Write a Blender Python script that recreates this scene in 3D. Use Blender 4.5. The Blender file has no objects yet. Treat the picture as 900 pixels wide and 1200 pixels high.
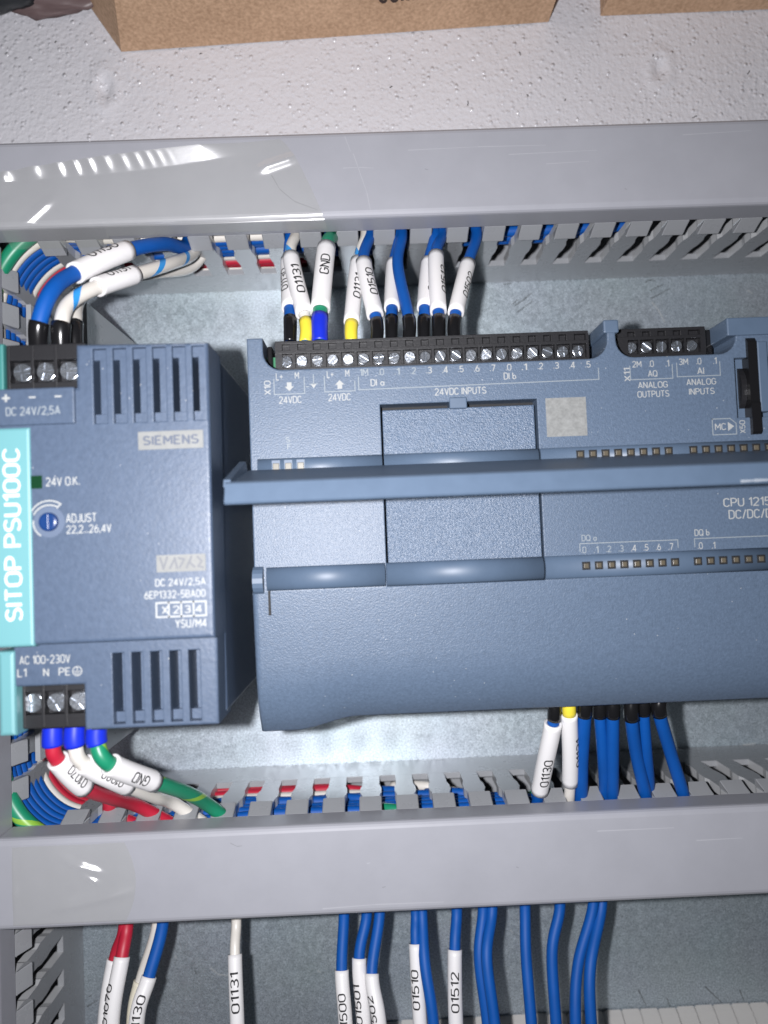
import bpy, bmesh, math, random
from mathutils import Vector, Matrix, noise
from mathutils.geometry import delaunay_2d_cdt
random.seed(7)
SC = bpy.context.scene
COL = SC.collection
MM = 0.001

# ------------------------------------------------------------------ camera
F_PX, H_CAM, NADIR, ROLL = 902.0, 257.0, (437.0, 638.0), 0.040
d = Vector(((NADIR[0]-450)/F_PX, -(NADIR[1]-600)/F_PX, -1.0)).normalized()
ez = -d
ex = Vector((math.cos(ROLL), math.sin(ROLL), 0.0)); ex -= ez*ex.dot(ez); ex.normalize()
ey = ez.cross(ex)
RW = Matrix((ex, ey, ez))                      # camera axes -> world axes
def U(u, v, z):
    """where the sight line of photo pixel (u, v) meets height z (all mm)"""
    w = RW @ Vector(((u-450)/F_PX, -(v-600)/F_PX, -1.0))
    t = (H_CAM-z)/-w.z
    return Vector((w.x*t, w.y*t, z))
cam_d = bpy.data.cameras.new('camera')
cam = bpy.data.objects.new('camera', cam_d); COL.objects.link(cam)
M4 = RW.to_4x4(); M4.translation = Vector((0, 0, H_CAM*MM))
cam.matrix_world = M4
cam_d.sensor_fit = 'VERTICAL'; cam_d.sensor_height = 36.0; cam_d.lens = 36.0*F_PX/1200.0
cam_d.clip_start = 0.01; cam_d.clip_end = 20.0
cam_d.dof.use_dof = True; cam_d.dof.focus_distance = 0.202; cam_d.dof.aperture_fstop = 10.5
SC.camera = cam

# ------------------------------------------------------------------ light: phone flash left of the lens + dim room
world = bpy.data.worlds.new('World'); SC.world = world; world.use_nodes = True
bg = world.node_tree.nodes['Background']
bg.inputs['Color'].default_value = (0.82, 0.92, 1.0, 1); bg.inputs['Strength'].default_value = 0.04
fl_d = bpy.data.lights.new('phone_flash', 'AREA'); fl_d.shape = 'DISK'; fl_d.size = 0.006
fl_d.energy = 0.87; fl_d.color = (0.975, 0.965, 1.0)
fl = bpy.data.objects.new('phone_flash', fl_d); COL.objects.link(fl)
fl.location = (-0.019, 0.003, 0.257)
SC.view_settings.view_transform = 'Standard'; SC.view_settings.look = 'None'
SC.view_settings.exposure = 0.0; SC.view_settings.gamma = 1.0
SC.render.engine = 'CYCLES'
SC.cycles.use_denoising = True
SC.cycles.caustics_reflective = True
SC.cycles.max_bounces = 8; SC.cycles.glossy_bounces = 5; SC.cycles.transparent_max_bounces = 12
SC.cycles.sample_clamp_indirect = 6.0

# ------------------------------------------------------------------ materials
def nodes_of(name):
    m = bpy.data.materials.new(name); m.use_nodes = True
    nt = m.node_tree
    return m, nt, nt.nodes['Principled BSDF']
def mat(name, col, rough=0.5, metal=0.0, spec=0.5, bump=None, var=None, dust=0.0, coat=0.0):
    """bump=(kind, scale, strength, distance_mm) ; var=(scale, amount) colour mottling ; dust=amount of pale specks"""
    m, nt, b = nodes_of(name)
    N, L = nt.nodes, nt.links
    b.inputs['Base Color'].default_value = (*col, 1)
    b.inputs['Roughness'].default_value = rough
    b.inputs['Metallic'].default_value = metal
    b.inputs['Specular IOR Level'].default_value = spec
    b.inputs['Coat Weight'].default_value = coat
    geo = N.new('ShaderNodeNewGeometry')
    last = None
    if var:
        nz = N.new('ShaderNodeTexNoise'); nz.inputs['Scale'].default_value = var[0]; nz.inputs['Detail'].default_value = 6
        nz.inputs['Roughness'].default_value = 0.65
        L.new(geo.outputs['Position'], nz.inputs['Vector'])
        mr = N.new('ShaderNodeMapRange'); mr.inputs['From Min'].default_value = 0.3; mr.inputs['From Max'].default_value = 0.7
        mr.inputs['To Min'].default_value = 1-var[1]; mr.inputs['To Max'].default_value = 1+var[1]
        L.new(nz.outputs['Fac'], mr.inputs['Value'])
        mx = N.new('ShaderNodeMix'); mx.data_type = 'RGBA'; mx.blend_type = 'MULTIPLY'
        mx.inputs['Factor'].default_value = 1.0
        mx.inputs['A'].default_value = (*col, 1)
        cmb = N.new('ShaderNodeCombineColor')
        for k in ('Red', 'Green', 'Blue'): L.new(mr.outputs['Result'], cmb.inputs[k])
        L.new(cmb.outputs['Color'], mx.inputs['B'])
        last = mx.outputs['Result']
        rr = N.new('ShaderNodeMapRange'); rr.inputs['To Min'].default_value = rough-0.06; rr.inputs['To Max'].default_value = rough+0.06
        L.new(nz.outputs['Fac'], rr.inputs['Value']); L.new(rr.outputs['Result'], b.inputs['Roughness'])
    if dust:
        vo = N.new('ShaderNodeTexVoronoi'); vo.inputs['Scale'].default_value = 520
        L.new(geo.outputs['Position'], vo.inputs['Vector'])
        n2 = N.new('ShaderNodeTexNoise'); n2.inputs['Scale'].default_value = 90
        L.new(geo.outputs['Position'], n2.inputs['Vector'])
        th = N.new('ShaderNodeMapRange'); th.inputs['From Min'].default_value = 0.44; th.inputs['From Max'].default_value = 0.62
        th.inputs['To Min'].default_value = 0.0; th.inputs['To Max'].default_value = 0.075
        L.new(n2.outputs['Fac'], th.inputs['Value'])
        lt = N.new('ShaderNodeMath'); lt.operation = 'LESS_THAN'
        L.new(vo.outputs['Distance'], lt.inputs[0]); L.new(th.outputs['Result'], lt.inputs[1])
        ml = N.new('ShaderNodeMath'); ml.operation = 'MULTIPLY'; ml.inputs[1].default_value = dust
        L.new(lt.outputs['Value'], ml.inputs[0])
        md = N.new('ShaderNodeMix'); md.data_type = 'RGBA'
        L.new(ml.outputs['Value'], md.inputs['Factor'])
        if last: L.new(last, md.inputs['A'])
        else: md.inputs['A'].default_value = (*col, 1)
        md.inputs['B'].default_value = (0.6, 0.6, 0.58, 1)
        last = md.outputs['Result']
    if last: L.new(last, b.inputs['Base Color'])
    if bump:
        kind, sc, st, dist = bump
        if kind == 'voronoi':
            t = N.new('ShaderNodeTexVoronoi'); t.feature = 'SMOOTH_F1'; out = t.outputs['Distance']
        else:
            t = N.new('ShaderNodeTexNoise'); t.inputs['Detail'].default_value = 4; out = t.outputs['Fac']
        t.inputs['Scale'].default_value = sc
        if kind == 'streak':
            mp = N.new('ShaderNodeMapping'); mp.inputs['Scale'].default_value = (0.04, 1, 1)
            L.new(geo.outputs['Position'], mp.inputs['Vector']); L.new(mp.outputs['Vector'], t.inputs['Vector'])
        else:
            L.new(geo.outputs['Position'], t.inputs['Vector'])
        bp = N.new('ShaderNodeBump'); bp.inputs['Strength'].default_value = st; bp.inputs['Distance'].default_value = dist*MM
        L.new(out, bp.inputs['Height']); L.new(bp.outputs['Normal'], b.inputs['Normal'])
    return m

MT = {}
MT['pvc'] = mat('grey_pvc', (0.32, 0.325, 0.357), 0.42, bump=('streak', 900, 0.10, 0.05), var=(60, 0.04))
MT['pvc_wall'] = mat('grey_pvc_wall', (0.29, 0.30, 0.315), 0.28, bump=('noise', 300, 0.08, 0.05), var=(80, 0.04))
MT['pvc_cut'] = mat('pale_cut_pvc_edge', (0.50, 0.51, 0.52), 0.3)
MT['plastic'] = mat('blue_grey_plastic', (0.085, 0.120, 0.176), 0.41, spec=0.42, bump=('noise', 2600, 0.7, 0.13), var=(1400, 0.14), dust=0.4)
MT['plastic_rough'] = mat('blue_grey_textured_plastic', (0.083, 0.122, 0.185), 0.34, spec=0.6, bump=('noise', 2600, 1.0, 0.26), var=(1500, 0.15), dust=0.4)
MT['plastic_smooth'] = mat('blue_grey_smooth_plastic', (0.078, 0.115, 0.172), 0.47, bump=('noise', 700, 0.06, 0.05), var=(200, 0.05))
MT['psu'] = mat('supply_grey_plastic', (0.060, 0.086, 0.135), 0.40, bump=('noise', 1500, 0.5, 0.09), var=(900, 0.10), dust=0.5)
MT['teal'] = mat('teal_plastic', (0.115, 0.29, 0.31), 0.5, bump=('noise', 1500, 0.15, 0.04))
MT['teal_dark'] = mat('dark_teal_plastic', (0.03, 0.17, 0.16), 0.5)
MT['black'] = mat('black_plastic', (0.012, 0.012, 0.014), 0.42, bump=('noise', 2500, 0.5, 0.06))
MT['black_gloss'] = mat('black_glossy_plastic', (0.008, 0.008, 0.009), 0.22)
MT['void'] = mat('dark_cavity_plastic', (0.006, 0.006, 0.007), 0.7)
MT['screw'] = mat('zinc_screw', (0.62, 0.66, 0.72), 0.26, metal=0.95, bump=('noise', 1100, 0.5, 0.12))
MT['ink'] = mat('pale_print', (0.33, 0.34, 0.335), 0.6)
MT['ink_dim'] = mat('worn_pale_print', (0.23, 0.26, 0.28), 0.6)
MT['ink_black'] = mat('black_print', (0.012, 0.012, 0.014), 0.6)
MT['ink_white'] = mat('white_print', (0.62, 0.66, 0.66), 0.5)
MT['plaque'] = mat('pale_plaque', (0.20, 0.205, 0.20), 0.6, spec=0.3, var=(500, 0.10))
MT['plaque_mottled'] = mat('mottled_pale_print', (0.21, 0.215, 0.21), 0.65, spec=0.3, var=(900, 0.22))
MT['blue'] = mat('blue_insulation', (0.001, 0.074, 0.33), 0.55, spec=0.35, bump=('noise', 500, 0.10, 0.06), var=(150, 0.06))
MT['ferrule_blue'] = mat('blue_ferrule_plastic', (0.008, 0.025, 0.50), 0.4)
MT['ferrule_yellow'] = mat('yellow_ferrule_plastic', (0.75, 0.62, 0.05), 0.4)
MT['red'] = mat('red_insulation', (0.42, 0.012, 0.035), 0.48, bump=('noise', 500, 0.10, 0.06))
MT['white_wire'] = mat('white_insulation', (0.66, 0.63, 0.58), 0.38)
MT['sky_stripe'] = mat('light_blue_stripe', (0.03, 0.27, 0.66), 0.38)
MT['green'] = mat('green_insulation', (0.01, 0.21, 0.11), 0.36)
MT['lime'] = mat('lime_stripe', (0.24, 0.48, 0.05), 0.36)
def stripe_mat(name, a, b, pitch, width, soft=0.02):
    m, nt, p = nodes_of(name); N, L = nt.nodes, nt.links
    uv = N.new('ShaderNodeUVMap'); sx = N.new('ShaderNodeSeparateXYZ'); L.new(uv.outputs['UV'], sx.inputs['Vector'])
    ma = N.new('ShaderNodeMath'); ma.operation = 'MULTIPLY_ADD'; ma.inputs[1].default_value = 1.0/pitch
    L.new(sx.outputs['X'], ma.inputs[0]); L.new(sx.outputs['Y'], ma.inputs[2])
    fr = N.new('ShaderNodeMath'); fr.operation = 'FRACT'; L.new(ma.outputs['Value'], fr.inputs[0])
    mr = N.new('ShaderNodeMapRange'); mr.inputs['From Min'].default_value = width; mr.inputs['From Max'].default_value = width+soft
    L.new(fr.outputs['Value'], mr.inputs['Value'])
    mx = N.new('ShaderNodeMix'); mx.data_type = 'RGBA'
    mx.inputs['A'].default_value = (*b, 1); mx.inputs['B'].default_value = (*a, 1)
    L.new(mr.outputs['Result'], mx.inputs['Factor']); L.new(mx.outputs['Result'], p.inputs['Base Color'])
    p.inputs['Roughness'].default_value = 0.38
    return m
MT['wb'] = stripe_mat('white_insulation_blue_stripe', (0.66, 0.63, 0.58), (0.03, 0.27, 0.66), 15.0, 0.17)
MT['gy'] = stripe_mat('green_insulation_yellow_stripe', (0.01, 0.21, 0.11), (0.22, 0.42, 0.05), 20.0, 0.11)
MT['sleeve'] = mat('white_marker_sleeve', (0.74, 0.73, 0.73), 0.42, bump=('noise', 350, 0.15, 0.08))
MT['cream'] = mat('cream_sleeve', (0.66, 0.62, 0.50), 0.45)
MT['pcb'] = mat('green_circuit_board', (0.02, 0.16, 0.07), 0.4)
MT['led_tan'] = mat('unlit_led', (0.12, 0.11, 0.08), 0.3)
MT['led_dark'] = mat('unlit_led_dark', (0.10, 0.085, 0.06), 0.3)
MT['led_green'] = mat('unlit_green_led', (0.006, 0.035, 0.014), 0.2)
MT['knob'] = mat('blue_knob', (0.006, 0.032, 0.13), 0.3)
MT['block'] = mat('beige_grey_terminal_plastic', (0.50, 0.49, 0.47), 0.5, bump=('noise', 900, 0.15, 0.05))
MT['bag_black'] = mat('black_sheet_plastic', (0.012, 0.015, 0.018), 0.3, bump=('noise', 90, 0.5, 1.0))
MT['bag_brown'] = mat('dull_brown_film', (0.13, 0.09, 0.09), 0.42, bump=('noise', 40, 0.25, 0.8))
MT['dirt'] = mat('dark_debris', (0.02, 0.02, 0.02), 0.7)

def galvanised():
    m, nt, b = nodes_of('galvanised_steel'); N, L = nt.nodes, nt.links
    geo = N.new('ShaderNodeNewGeometry')
    n1 = N.new('ShaderNodeTexNoise'); n1.inputs['Scale'].default_value = 2700; n1.inputs['Detail'].default_value = 2
    n2 = N.new('ShaderNodeTexNoise'); n2.inputs['Scale'].default_value = 35; n2.inputs['Detail'].default_value = 4
    v = N.new('ShaderNodeTexVoronoi'); v.inputs['Scale'].default_value = 900
    for n in (n1, n2, v): L.new(geo.outputs['Position'], n.inputs['Vector'])
    r = N.new('ShaderNodeValToRGB')
    r.color_ramp.elements[0].position = 0.36; r.color_ramp.elements[0].color = (0.26, 0.33, 0.37, 1)
    r.color_ramp.elements[1].position = 0.66; r.color_ramp.elements[1].color = (0.72, 0.83, 0.92, 1)
    L.new(n1.outputs['Fac'], r.inputs['Fac'])
    mx = N.new('ShaderNodeMix'); mx.data_type = 'RGBA'; mx.blend_type = 'OVERLAY'; mx.inputs['Factor'].default_value = 0.10
    L.new(r.outputs['Color'], mx.inputs['A']); L.new(n2.outputs['Color'], mx.inputs['B'])
    hs = N.new('ShaderNodeHueSaturation'); hs.inputs['Saturation'].default_value = 0.8
    L.new(mx.outputs['Result'], hs.inputs['Color'])
    L.new(hs.outputs['Color'], b.inputs['Base Color'])
    b.inputs['Metallic'].default_value = 0.74
    mr = N.new('ShaderNodeMapRange'); mr.inputs['To Min'].default_value = 0.36; mr.inputs['To Max'].default_value = 0.52
    L.new(v.outputs['Color'], mr.inputs['Value']); L.new(mr.outputs['Result'], b.inputs['Roughness'])
    bp = N.new('ShaderNodeBump'); bp.inputs['Strength'].default_value = 0.35; bp.inputs['Distance'].default_value = 0.04*MM
    L.new(n1.outputs['Fac'], bp.inputs['Height']); L.new(bp.outputs['Normal'], b.inputs['Normal'])
    return m
MT['plate'] = galvanised()

def foam_mat():
    m, nt, b = nodes_of('white_foam'); N, L = nt.nodes, nt.links
    geo = N.new('ShaderNodeNewGeometry')
    v = N.new('ShaderNodeTexVoronoi'); v.inputs['Scale'].default_value = 700
    v2 = N.new('ShaderNodeTexNoise'); v2.inputs['Scale'].default_value = 620; v2.inputs['Detail'].default_value = 3
    sp = N.new('ShaderNodeTexVoronoi'); sp.inputs['Scale'].default_value = 75
    n3 = N.new('ShaderNodeTexNoise'); n3.inputs['Scale'].default_value = 38
    for n in (v, v2, sp, n3): L.new(geo.outputs['Position'], n.inputs['Vector'])
    v.feature = 'F1'
    bead = N.new('ShaderNodeMapRange'); bead.interpolation_type = 'SMOOTHSTEP'
    bead.inputs['From Min'].default_value = 0.05; bead.inputs['From Max'].default_value = 0.60; bead.inputs['To Min'].default_value = 1.0; bead.inputs['To Max'].default_value = 0.0
    L.new(v.outputs['Distance'], bead.inputs['Value'])
    sc_ = N.new('ShaderNodeSeparateColor'); L.new(v.outputs['Color'], sc_.inputs['Color'])
    pick = N.new('ShaderNodeMapRange'); pick.inputs['From Min'].default_value = 0.15; pick.inputs['From Max'].default_value = 1.0; pick.inputs['To Min'].default_value = 0.0; pick.inputs['To Max'].default_value = 1.0
    L.new(sc_.outputs['Red'], pick.inputs['Value'])
    pit = N.new('ShaderNodeMath'); pit.operation = 'MULTIPLY_ADD'; pit.inputs[1].default_value = 0.9; pit.inputs[2].default_value = 0.1
    L.new(sc_.outputs['Green'], pit.inputs[0])
    m1 = N.new('ShaderNodeMath'); m1.operation = 'MULTIPLY'; L.new(bead.outputs['Result'], m1.inputs[0]); L.new(pick.outputs['Result'], m1.inputs[1])
    m2 = N.new('ShaderNodeMath'); m2.operation = 'MULTIPLY'; L.new(m1.outputs['Value'], m2.inputs[0]); L.new(pit.outputs['Value'], m2.inputs[1])
    ad = N.new('ShaderNodeMath'); ad.operation = 'MULTIPLY_ADD'; ad.inputs[1].default_value = 0.75
    L.new(v2.outputs['Fac'], ad.inputs[0]); L.new(m2.outputs['Value'], ad.inputs[2])
    bp = N.new('ShaderNodeBump'); bp.inputs['Strength'].default_value = 1.0; bp.inputs['Distance'].default_value = 0.50*MM
    L.new(ad.outputs['Value'], bp.inputs['Height']); L.new(bp.outputs['Normal'], b.inputs['Normal'])
    th = N.new('ShaderNodeMapRange'); th.inputs['From Min'].default_value = 0.52; th.inputs['From Max'].default_value = 0.66
    th.inputs['To Min'].default_value = 0.0; th.inputs['To Max'].default_value = 0.055
    L.new(n3.outputs['Fac'], th.inputs['Value'])
    lt = N.new('ShaderNodeMath'); lt.operation = 'LESS_THAN'
    L.new(sp.outputs['Distance'], lt.inputs[0]); L.new(th.outputs['Result'], lt.inputs[1])
    mx = N.new('ShaderNodeMix'); mx.data_type = 'RGBA'
    mx.inputs['A'].default_value = (0.60, 0.60, 0.635, 1); mx.inputs['B'].default_value = (0.05, 0.05, 0.05, 1)
    L.new(lt.outputs['Value'], mx.inputs['Factor']); L.new(mx.outputs['Result'], b.inputs['Base Color'])
    rg = N.new('ShaderNodeMapRange'); rg.inputs['From Min'].default_value = 0.35; rg.inputs['From Max'].default_value = 0.65
    rg.inputs['To Min'].default_value = 0.10; rg.inputs['To Max'].default_value = 0.45
    L.new(v2.outputs['Fac'], rg.inputs['Value']); L.new(rg.outputs['Result'], b.inputs['Roughness'])
    return m
MT['foam'] = foam_mat()

def card_mat():
    m, nt, b = nodes_of('brown_cardboard'); N, L = nt.nodes, nt.links
    geo = N.new('ShaderNodeNewGeometry')
    mp = N.new('ShaderNodeMapping'); mp.inputs['Scale'].default_value = (1.2, 1, 1.0); mp.inputs['Rotation'].default_value = (0.2, 0.1, 0.4)
    L.new(geo.outputs['Position'], mp.inputs['Vector'])
    n1 = N.new('ShaderNodeTexNoise'); n1.inputs['Scale'].default_value = 850; n1.inputs['Detail'].default_value = 6
    n2 = N.new('ShaderNodeTexNoise'); n2.inputs['Scale'].default_value = 45; n2.inputs['Detail'].default_value = 3
    L.new(mp.outputs['Vector'], n1.inputs['Vector']); L.new(geo.outputs['Position'], n2.inputs['Vector'])
    r = N.new('ShaderNodeValToRGB')
    r.color_ramp.elements[0].position = 0.25; r.color_ramp.elements[0].color = (0.33, 0.20, 0.115, 1)
    r.color_ramp.elements[1].position = 0.78; r.color_ramp.elements[1].color = (0.72, 0.485, 0.32, 1)
    ad = N.new('ShaderNodeMath'); ad.operation = 'MULTIPLY_ADD'; ad.inputs[1].default_value = 0.3
    L.new(n2.outputs['Fac'], ad.inputs[0])
    ml = N.new('ShaderNodeMath'); ml.operation = 'MULTIPLY'; ml.inputs[1].default_value = 0.7
    L.new(n1.outputs['Fac'], ml.inputs[0]); L.new(ml.outputs['Value'], ad.inputs[2])
    L.new(ad.outputs['Value'], r.inputs['Fac']); L.new(r.outputs['Color'], b.inputs['Base Color'])
    bp = N.new('ShaderNodeBump'); bp.inputs['Strength'].default_value = 0.35; bp.inputs['Distance'].default_value = 0.15*MM
    L.new(n1.outputs['Fac'], bp.inputs['Height']); L.new(bp.outputs['Normal'], b.inputs['Normal'])
    b.inputs['Roughness'].default_value = 0.8
    return m
MT['card'] = card_mat()

def tape_mat():
    m, nt, b = nodes_of('clear_tape'); N, L = nt.nodes, nt.links
    b.inputs['Base Color'].default_value = (0.62, 0.63, 0.60, 1); b.inputs['Roughness'].default_value = 0.13
    geo = N.new('ShaderNodeNewGeometry')
    nz = N.new('ShaderNodeTexNoise'); nz.inputs['Scale'].default_value = 120; nz.inputs['Detail'].default_value = 5
    mp = N.new('ShaderNodeMapping'); mp.inputs['Scale'].default_value = (0.4, 1.2, 1)
    L.new(geo.outputs['Position'], mp.inputs['Vector']); L.new(mp.outputs['Vector'], nz.inputs['Vector'])
    bp = N.new('ShaderNodeBump'); bp.inputs['Strength'].default_value = 0.25; bp.inputs['Distance'].default_value = 0.3*MM
    L.new(nz.outputs['Fac'], bp.inputs['Height']); L.new(bp.outputs['Normal'], b.inputs['Normal'])
    tr = N.new('ShaderNodeBsdfTransparent'); tr.inputs['Color'].default_value = (0.90, 0.90, 0.88, 1)
    g1 = N.new('ShaderNodeBsdfGlossy'); g1.inputs['Color'].default_value = (0.11, 0.11, 0.11, 1); g1.inputs['Roughness'].default_value = 0.22
    df = N.new('ShaderNodeBsdfDiffuse'); df.inputs['Color'].default_value = (0.035, 0.035, 0.033, 1)
    L.new(bp.outputs['Normal'], g1.inputs['Normal'])
    a1 = N.new('ShaderNodeAddShader'); a2 = N.new('ShaderNodeAddShader')
    L.new(tr.outputs['BSDF'], a1.inputs[0]); L.new(g1.outputs['BSDF'], a1.inputs[1])
    L.new(a1.outputs['Shader'], a2.inputs[0]); L.new(df.outputs['BSDF'], a2.inputs[1])
    out = [n for n in N if n.type == 'OUTPUT_MATERIAL'][0]
    L.new(a2.outputs['Shader'], out.inputs['Surface'])
    N.remove(b)
    return m
MT['tape'] = tape_mat()

# ------------------------------------------------------------------ object helpers (everything in mm until linked)
LOC = {}
def thing(name, label, cat, loc=(0, 0, 0), group=None):
    o = bpy.data.objects.new(name, None); COL.objects.link(o)
    o.empty_display_size = 0.005
    o.location = Vector(loc)*MM; LOC[o.name] = Vector(loc)
    o['label'] = label; o['category'] = cat
    if group: o['group'] = group
    return o
def tag(o, label=None, cat=None, group=None, kind=None):
    if label: o['label'] = label
    if cat: o['category'] = cat
    if group: o['group'] = group
    if kind: o['kind'] = kind
    return o
def finish(bm, mats, off=Vector((0, 0, 0)), smooth=False, name='mesh', recalc=True):
    if recalc: bmesh.ops.recalc_face_normals(bm, faces=bm.faces)
    for v in bm.verts: v.co = (v.co-off)*MM
    me = bpy.data.meshes.new(name); bm.to_mesh(me); bm.free()
    for m in (mats if isinstance(mats, (list, tuple)) else [mats]): me.materials.append(m)
    if smooth: me.polygons.foreach_set('use_smooth', [True]*len(me.polygons))
    return me
def obj(name, bm, mats, parent=None, loc=None, smooth=False, recalc=True):
    """link a bmesh given in world mm as ONE object; its origin sits at loc"""
    base = LOC[parent.name] if parent else Vector((0, 0, 0))
    loc = Vector(loc) if loc is not None else (base.copy() if parent else bm_base(bm))
    me = finish(bm, mats, loc, smooth, name, recalc)
    o = bpy.data.objects.new(name, me); COL.objects.link(o)
    o.parent = parent; o.location = (loc-base)*MM; LOC[o.name] = loc
    return o
def bm_base(bm):
    n = max(1, len(bm.verts)); c = Vector((0, 0, 0))
    for v in bm.verts: c += v.co
    c /= n; c.z = min(v.co.z for v in bm.verts); return c
def shared(name, me, parent, loc, rotz=0.0, tilt=0.0):
    o = bpy.data.objects.new(name, me); COL.objects.link(o); o.parent = parent
    base = LOC[parent.name] if parent else Vector((0, 0, 0))
    o.location = (Vector(loc)-base)*MM; o.rotation_euler = (random.uniform(-tilt, tilt), random.uniform(-tilt, tilt), rotz); LOC[o.name] = Vector(loc)
    return o
def box(bm, x0, x1, y0, y1, z0, z1, bev=0.0):
    b2 = bmesh.new()
    bmesh.ops.create_cube(b2, size=1.0)
    for v in b2.verts:
        v.co = Vector(((x0+x1)/2+v.co.x*(x1-x0), (y0+y1)/2+v.co.y*(y1-y0), (z0+z1)/2+v.co.z*(z1-z0)))
    if bev: bmesh.ops.bevel(b2, geom=list(b2.edges), offset=bev, segments=2, affect='EDGES', profile=0.5)
    join(bm, b2)
def join(bm, b2, mi=0):
    mp = {}
    for v in b2.verts: mp[v] = bm.verts.new(v.co)
    for f in b2.faces:
        try:
            nf = bm.faces.new([mp[v] for v in f.verts]); nf.material_index = f.material_index or mi; nf.smooth = f.smooth
        except ValueError: pass
    b2.free()
def B(*args, **k):
    bm = bmesh.new(); box(bm, *args, **k); return bm
def offset_poly(pts, dd):
    n = len(pts); out = []
    for i in range(n):
        a, b, c = Vector(pts[i-1]), Vector(pts[i]), Vector(pts[(i+1) % n])
        e1, e2 = (b-a).normalized(), (c-b).normalized()
        n1, n2 = Vector((-e1.y, e1.x)), Vector((-e2.y, e2.x))
        k = max(0.35, 1+n1.dot(n2))
        out.append(b+(n1+n2)*dd/k)
    return out
def area2(p): return sum(p[i-1][0]*p[i][1]-p[i][0]*p[i-1][1] for i in range(len(p)))
def prism(bm, outer, z0, z1, holes=(), bev=0.3, steps=2, hbev=0.2):
    """upright slab with an outline, holes and a rounded top edge"""
    loops = []
    o = list(outer); o = o if area2(o) > 0 else o[::-1]; loops.append(o)
    for h in holes:
        h = list(h); loops.append(h if area2(h) < 0 else h[::-1])
    caps = []
    for li, lp in enumerate(loops):
        if li and bev: bev = min(bev, hbev)
        n = len(lp); rings = [[bm.verts.new((p[0], p[1], z0)) for p in lp]]
        if bev:
            for s in range(steps+1):
                a = math.pi/2*s/steps
                q = offset_poly(lp, bev*(1-math.cos(a)))
                rings.append([bm.verts.new((p[0], p[1], z1-bev+bev*math.sin(a))) for p in q])
        else: rings.append([bm.verts.new((p[0], p[1], z1)) for p in lp])
        for r0, r1 in zip(rings, rings[1:]):
            for i in range(n):
                j = (i+1) % n
                bm.faces.new((r0[i], r0[j], r1[j], r1[i]))
        caps.append(rings[-1])
    vs = [v for c in caps for v in c]; k = 0; ed = []
    for c in caps:
        ed += [(k+i, k+(i+1) % len(c)) for i in range(len(c))]; k += len(c)
    P2 = [v.co.xy for v in vs]
    vo, _, tri, ov, _, _ = delaunay_2d_cdt(P2, ed, [], 0, 1e-7)
    polys = [[v.co.xy for v in c] for c in caps]
    allv = [vs[o_[0]] if o_ else bm.verts.new((p_.x, p_.y, z1)) for o_, p_ in zip(ov, vo)]
    for t in tri:
        q = [allv[a] for a in t]
        c = (q[0].co.xy+q[1].co.xy+q[2].co.xy)/3
        if inside(c, polys[0]) and not any(inside(c, h) for h in polys[1:]):
            try: bm.faces.new(q)
            except ValueError: pass
def inside(p, poly):
    r = False
    for a, b in zip(poly, poly[1:]+poly[:1]):
        if (a.y > p.y) != (b.y > p.y) and p.x < (b.x-a.x)*(p.y-a.y)/(b.y-a.y)+a.x: r = not r
    return r
def rect(x0, x1, y0, y1): return [(x0, y0), (x1, y0), (x1, y1), (x0, y1)]
def arc(cx, cy, r, a0, a1, n=6):
    return [(cx+r*math.cos(math.radians(a0+(a1-a0)*i/n)), cy+r*math.sin(math.radians(a0+(a1-a0)*i/n))) for i in range(n+1)]
def extrude(bm, prof, axis, a0, a1, nseg=1):
    """profile (p, z) pushed along the X or Y axis"""
    rings = []
    for k in range(nseg+1):
        a = a0+(a1-a0)*k/nseg
        rings.append([bm.verts.new((a, p, z) if axis == 'X' else (p, a, z)) for p, z in prof])
    n = len(prof)
    for r0, r1 in zip(rings, rings[1:]):
        for i in range(n):
            bm.faces.new((r0[i], r0[(i+1) % n], r1[(i+1) % n], r1[i]))
    bm.faces.new(rings[0]); bm.faces.new(rings[-1][::-1])
def disc(bm, cx, cy, r, z0, z1, n=20, bev=0.0):
    prism(bm, [(cx+r*math.cos(2*math.pi*i/n), cy+r*math.sin(2*math.pi*i/n)) for i in range(n)], z0, z1, bev=bev)

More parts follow.
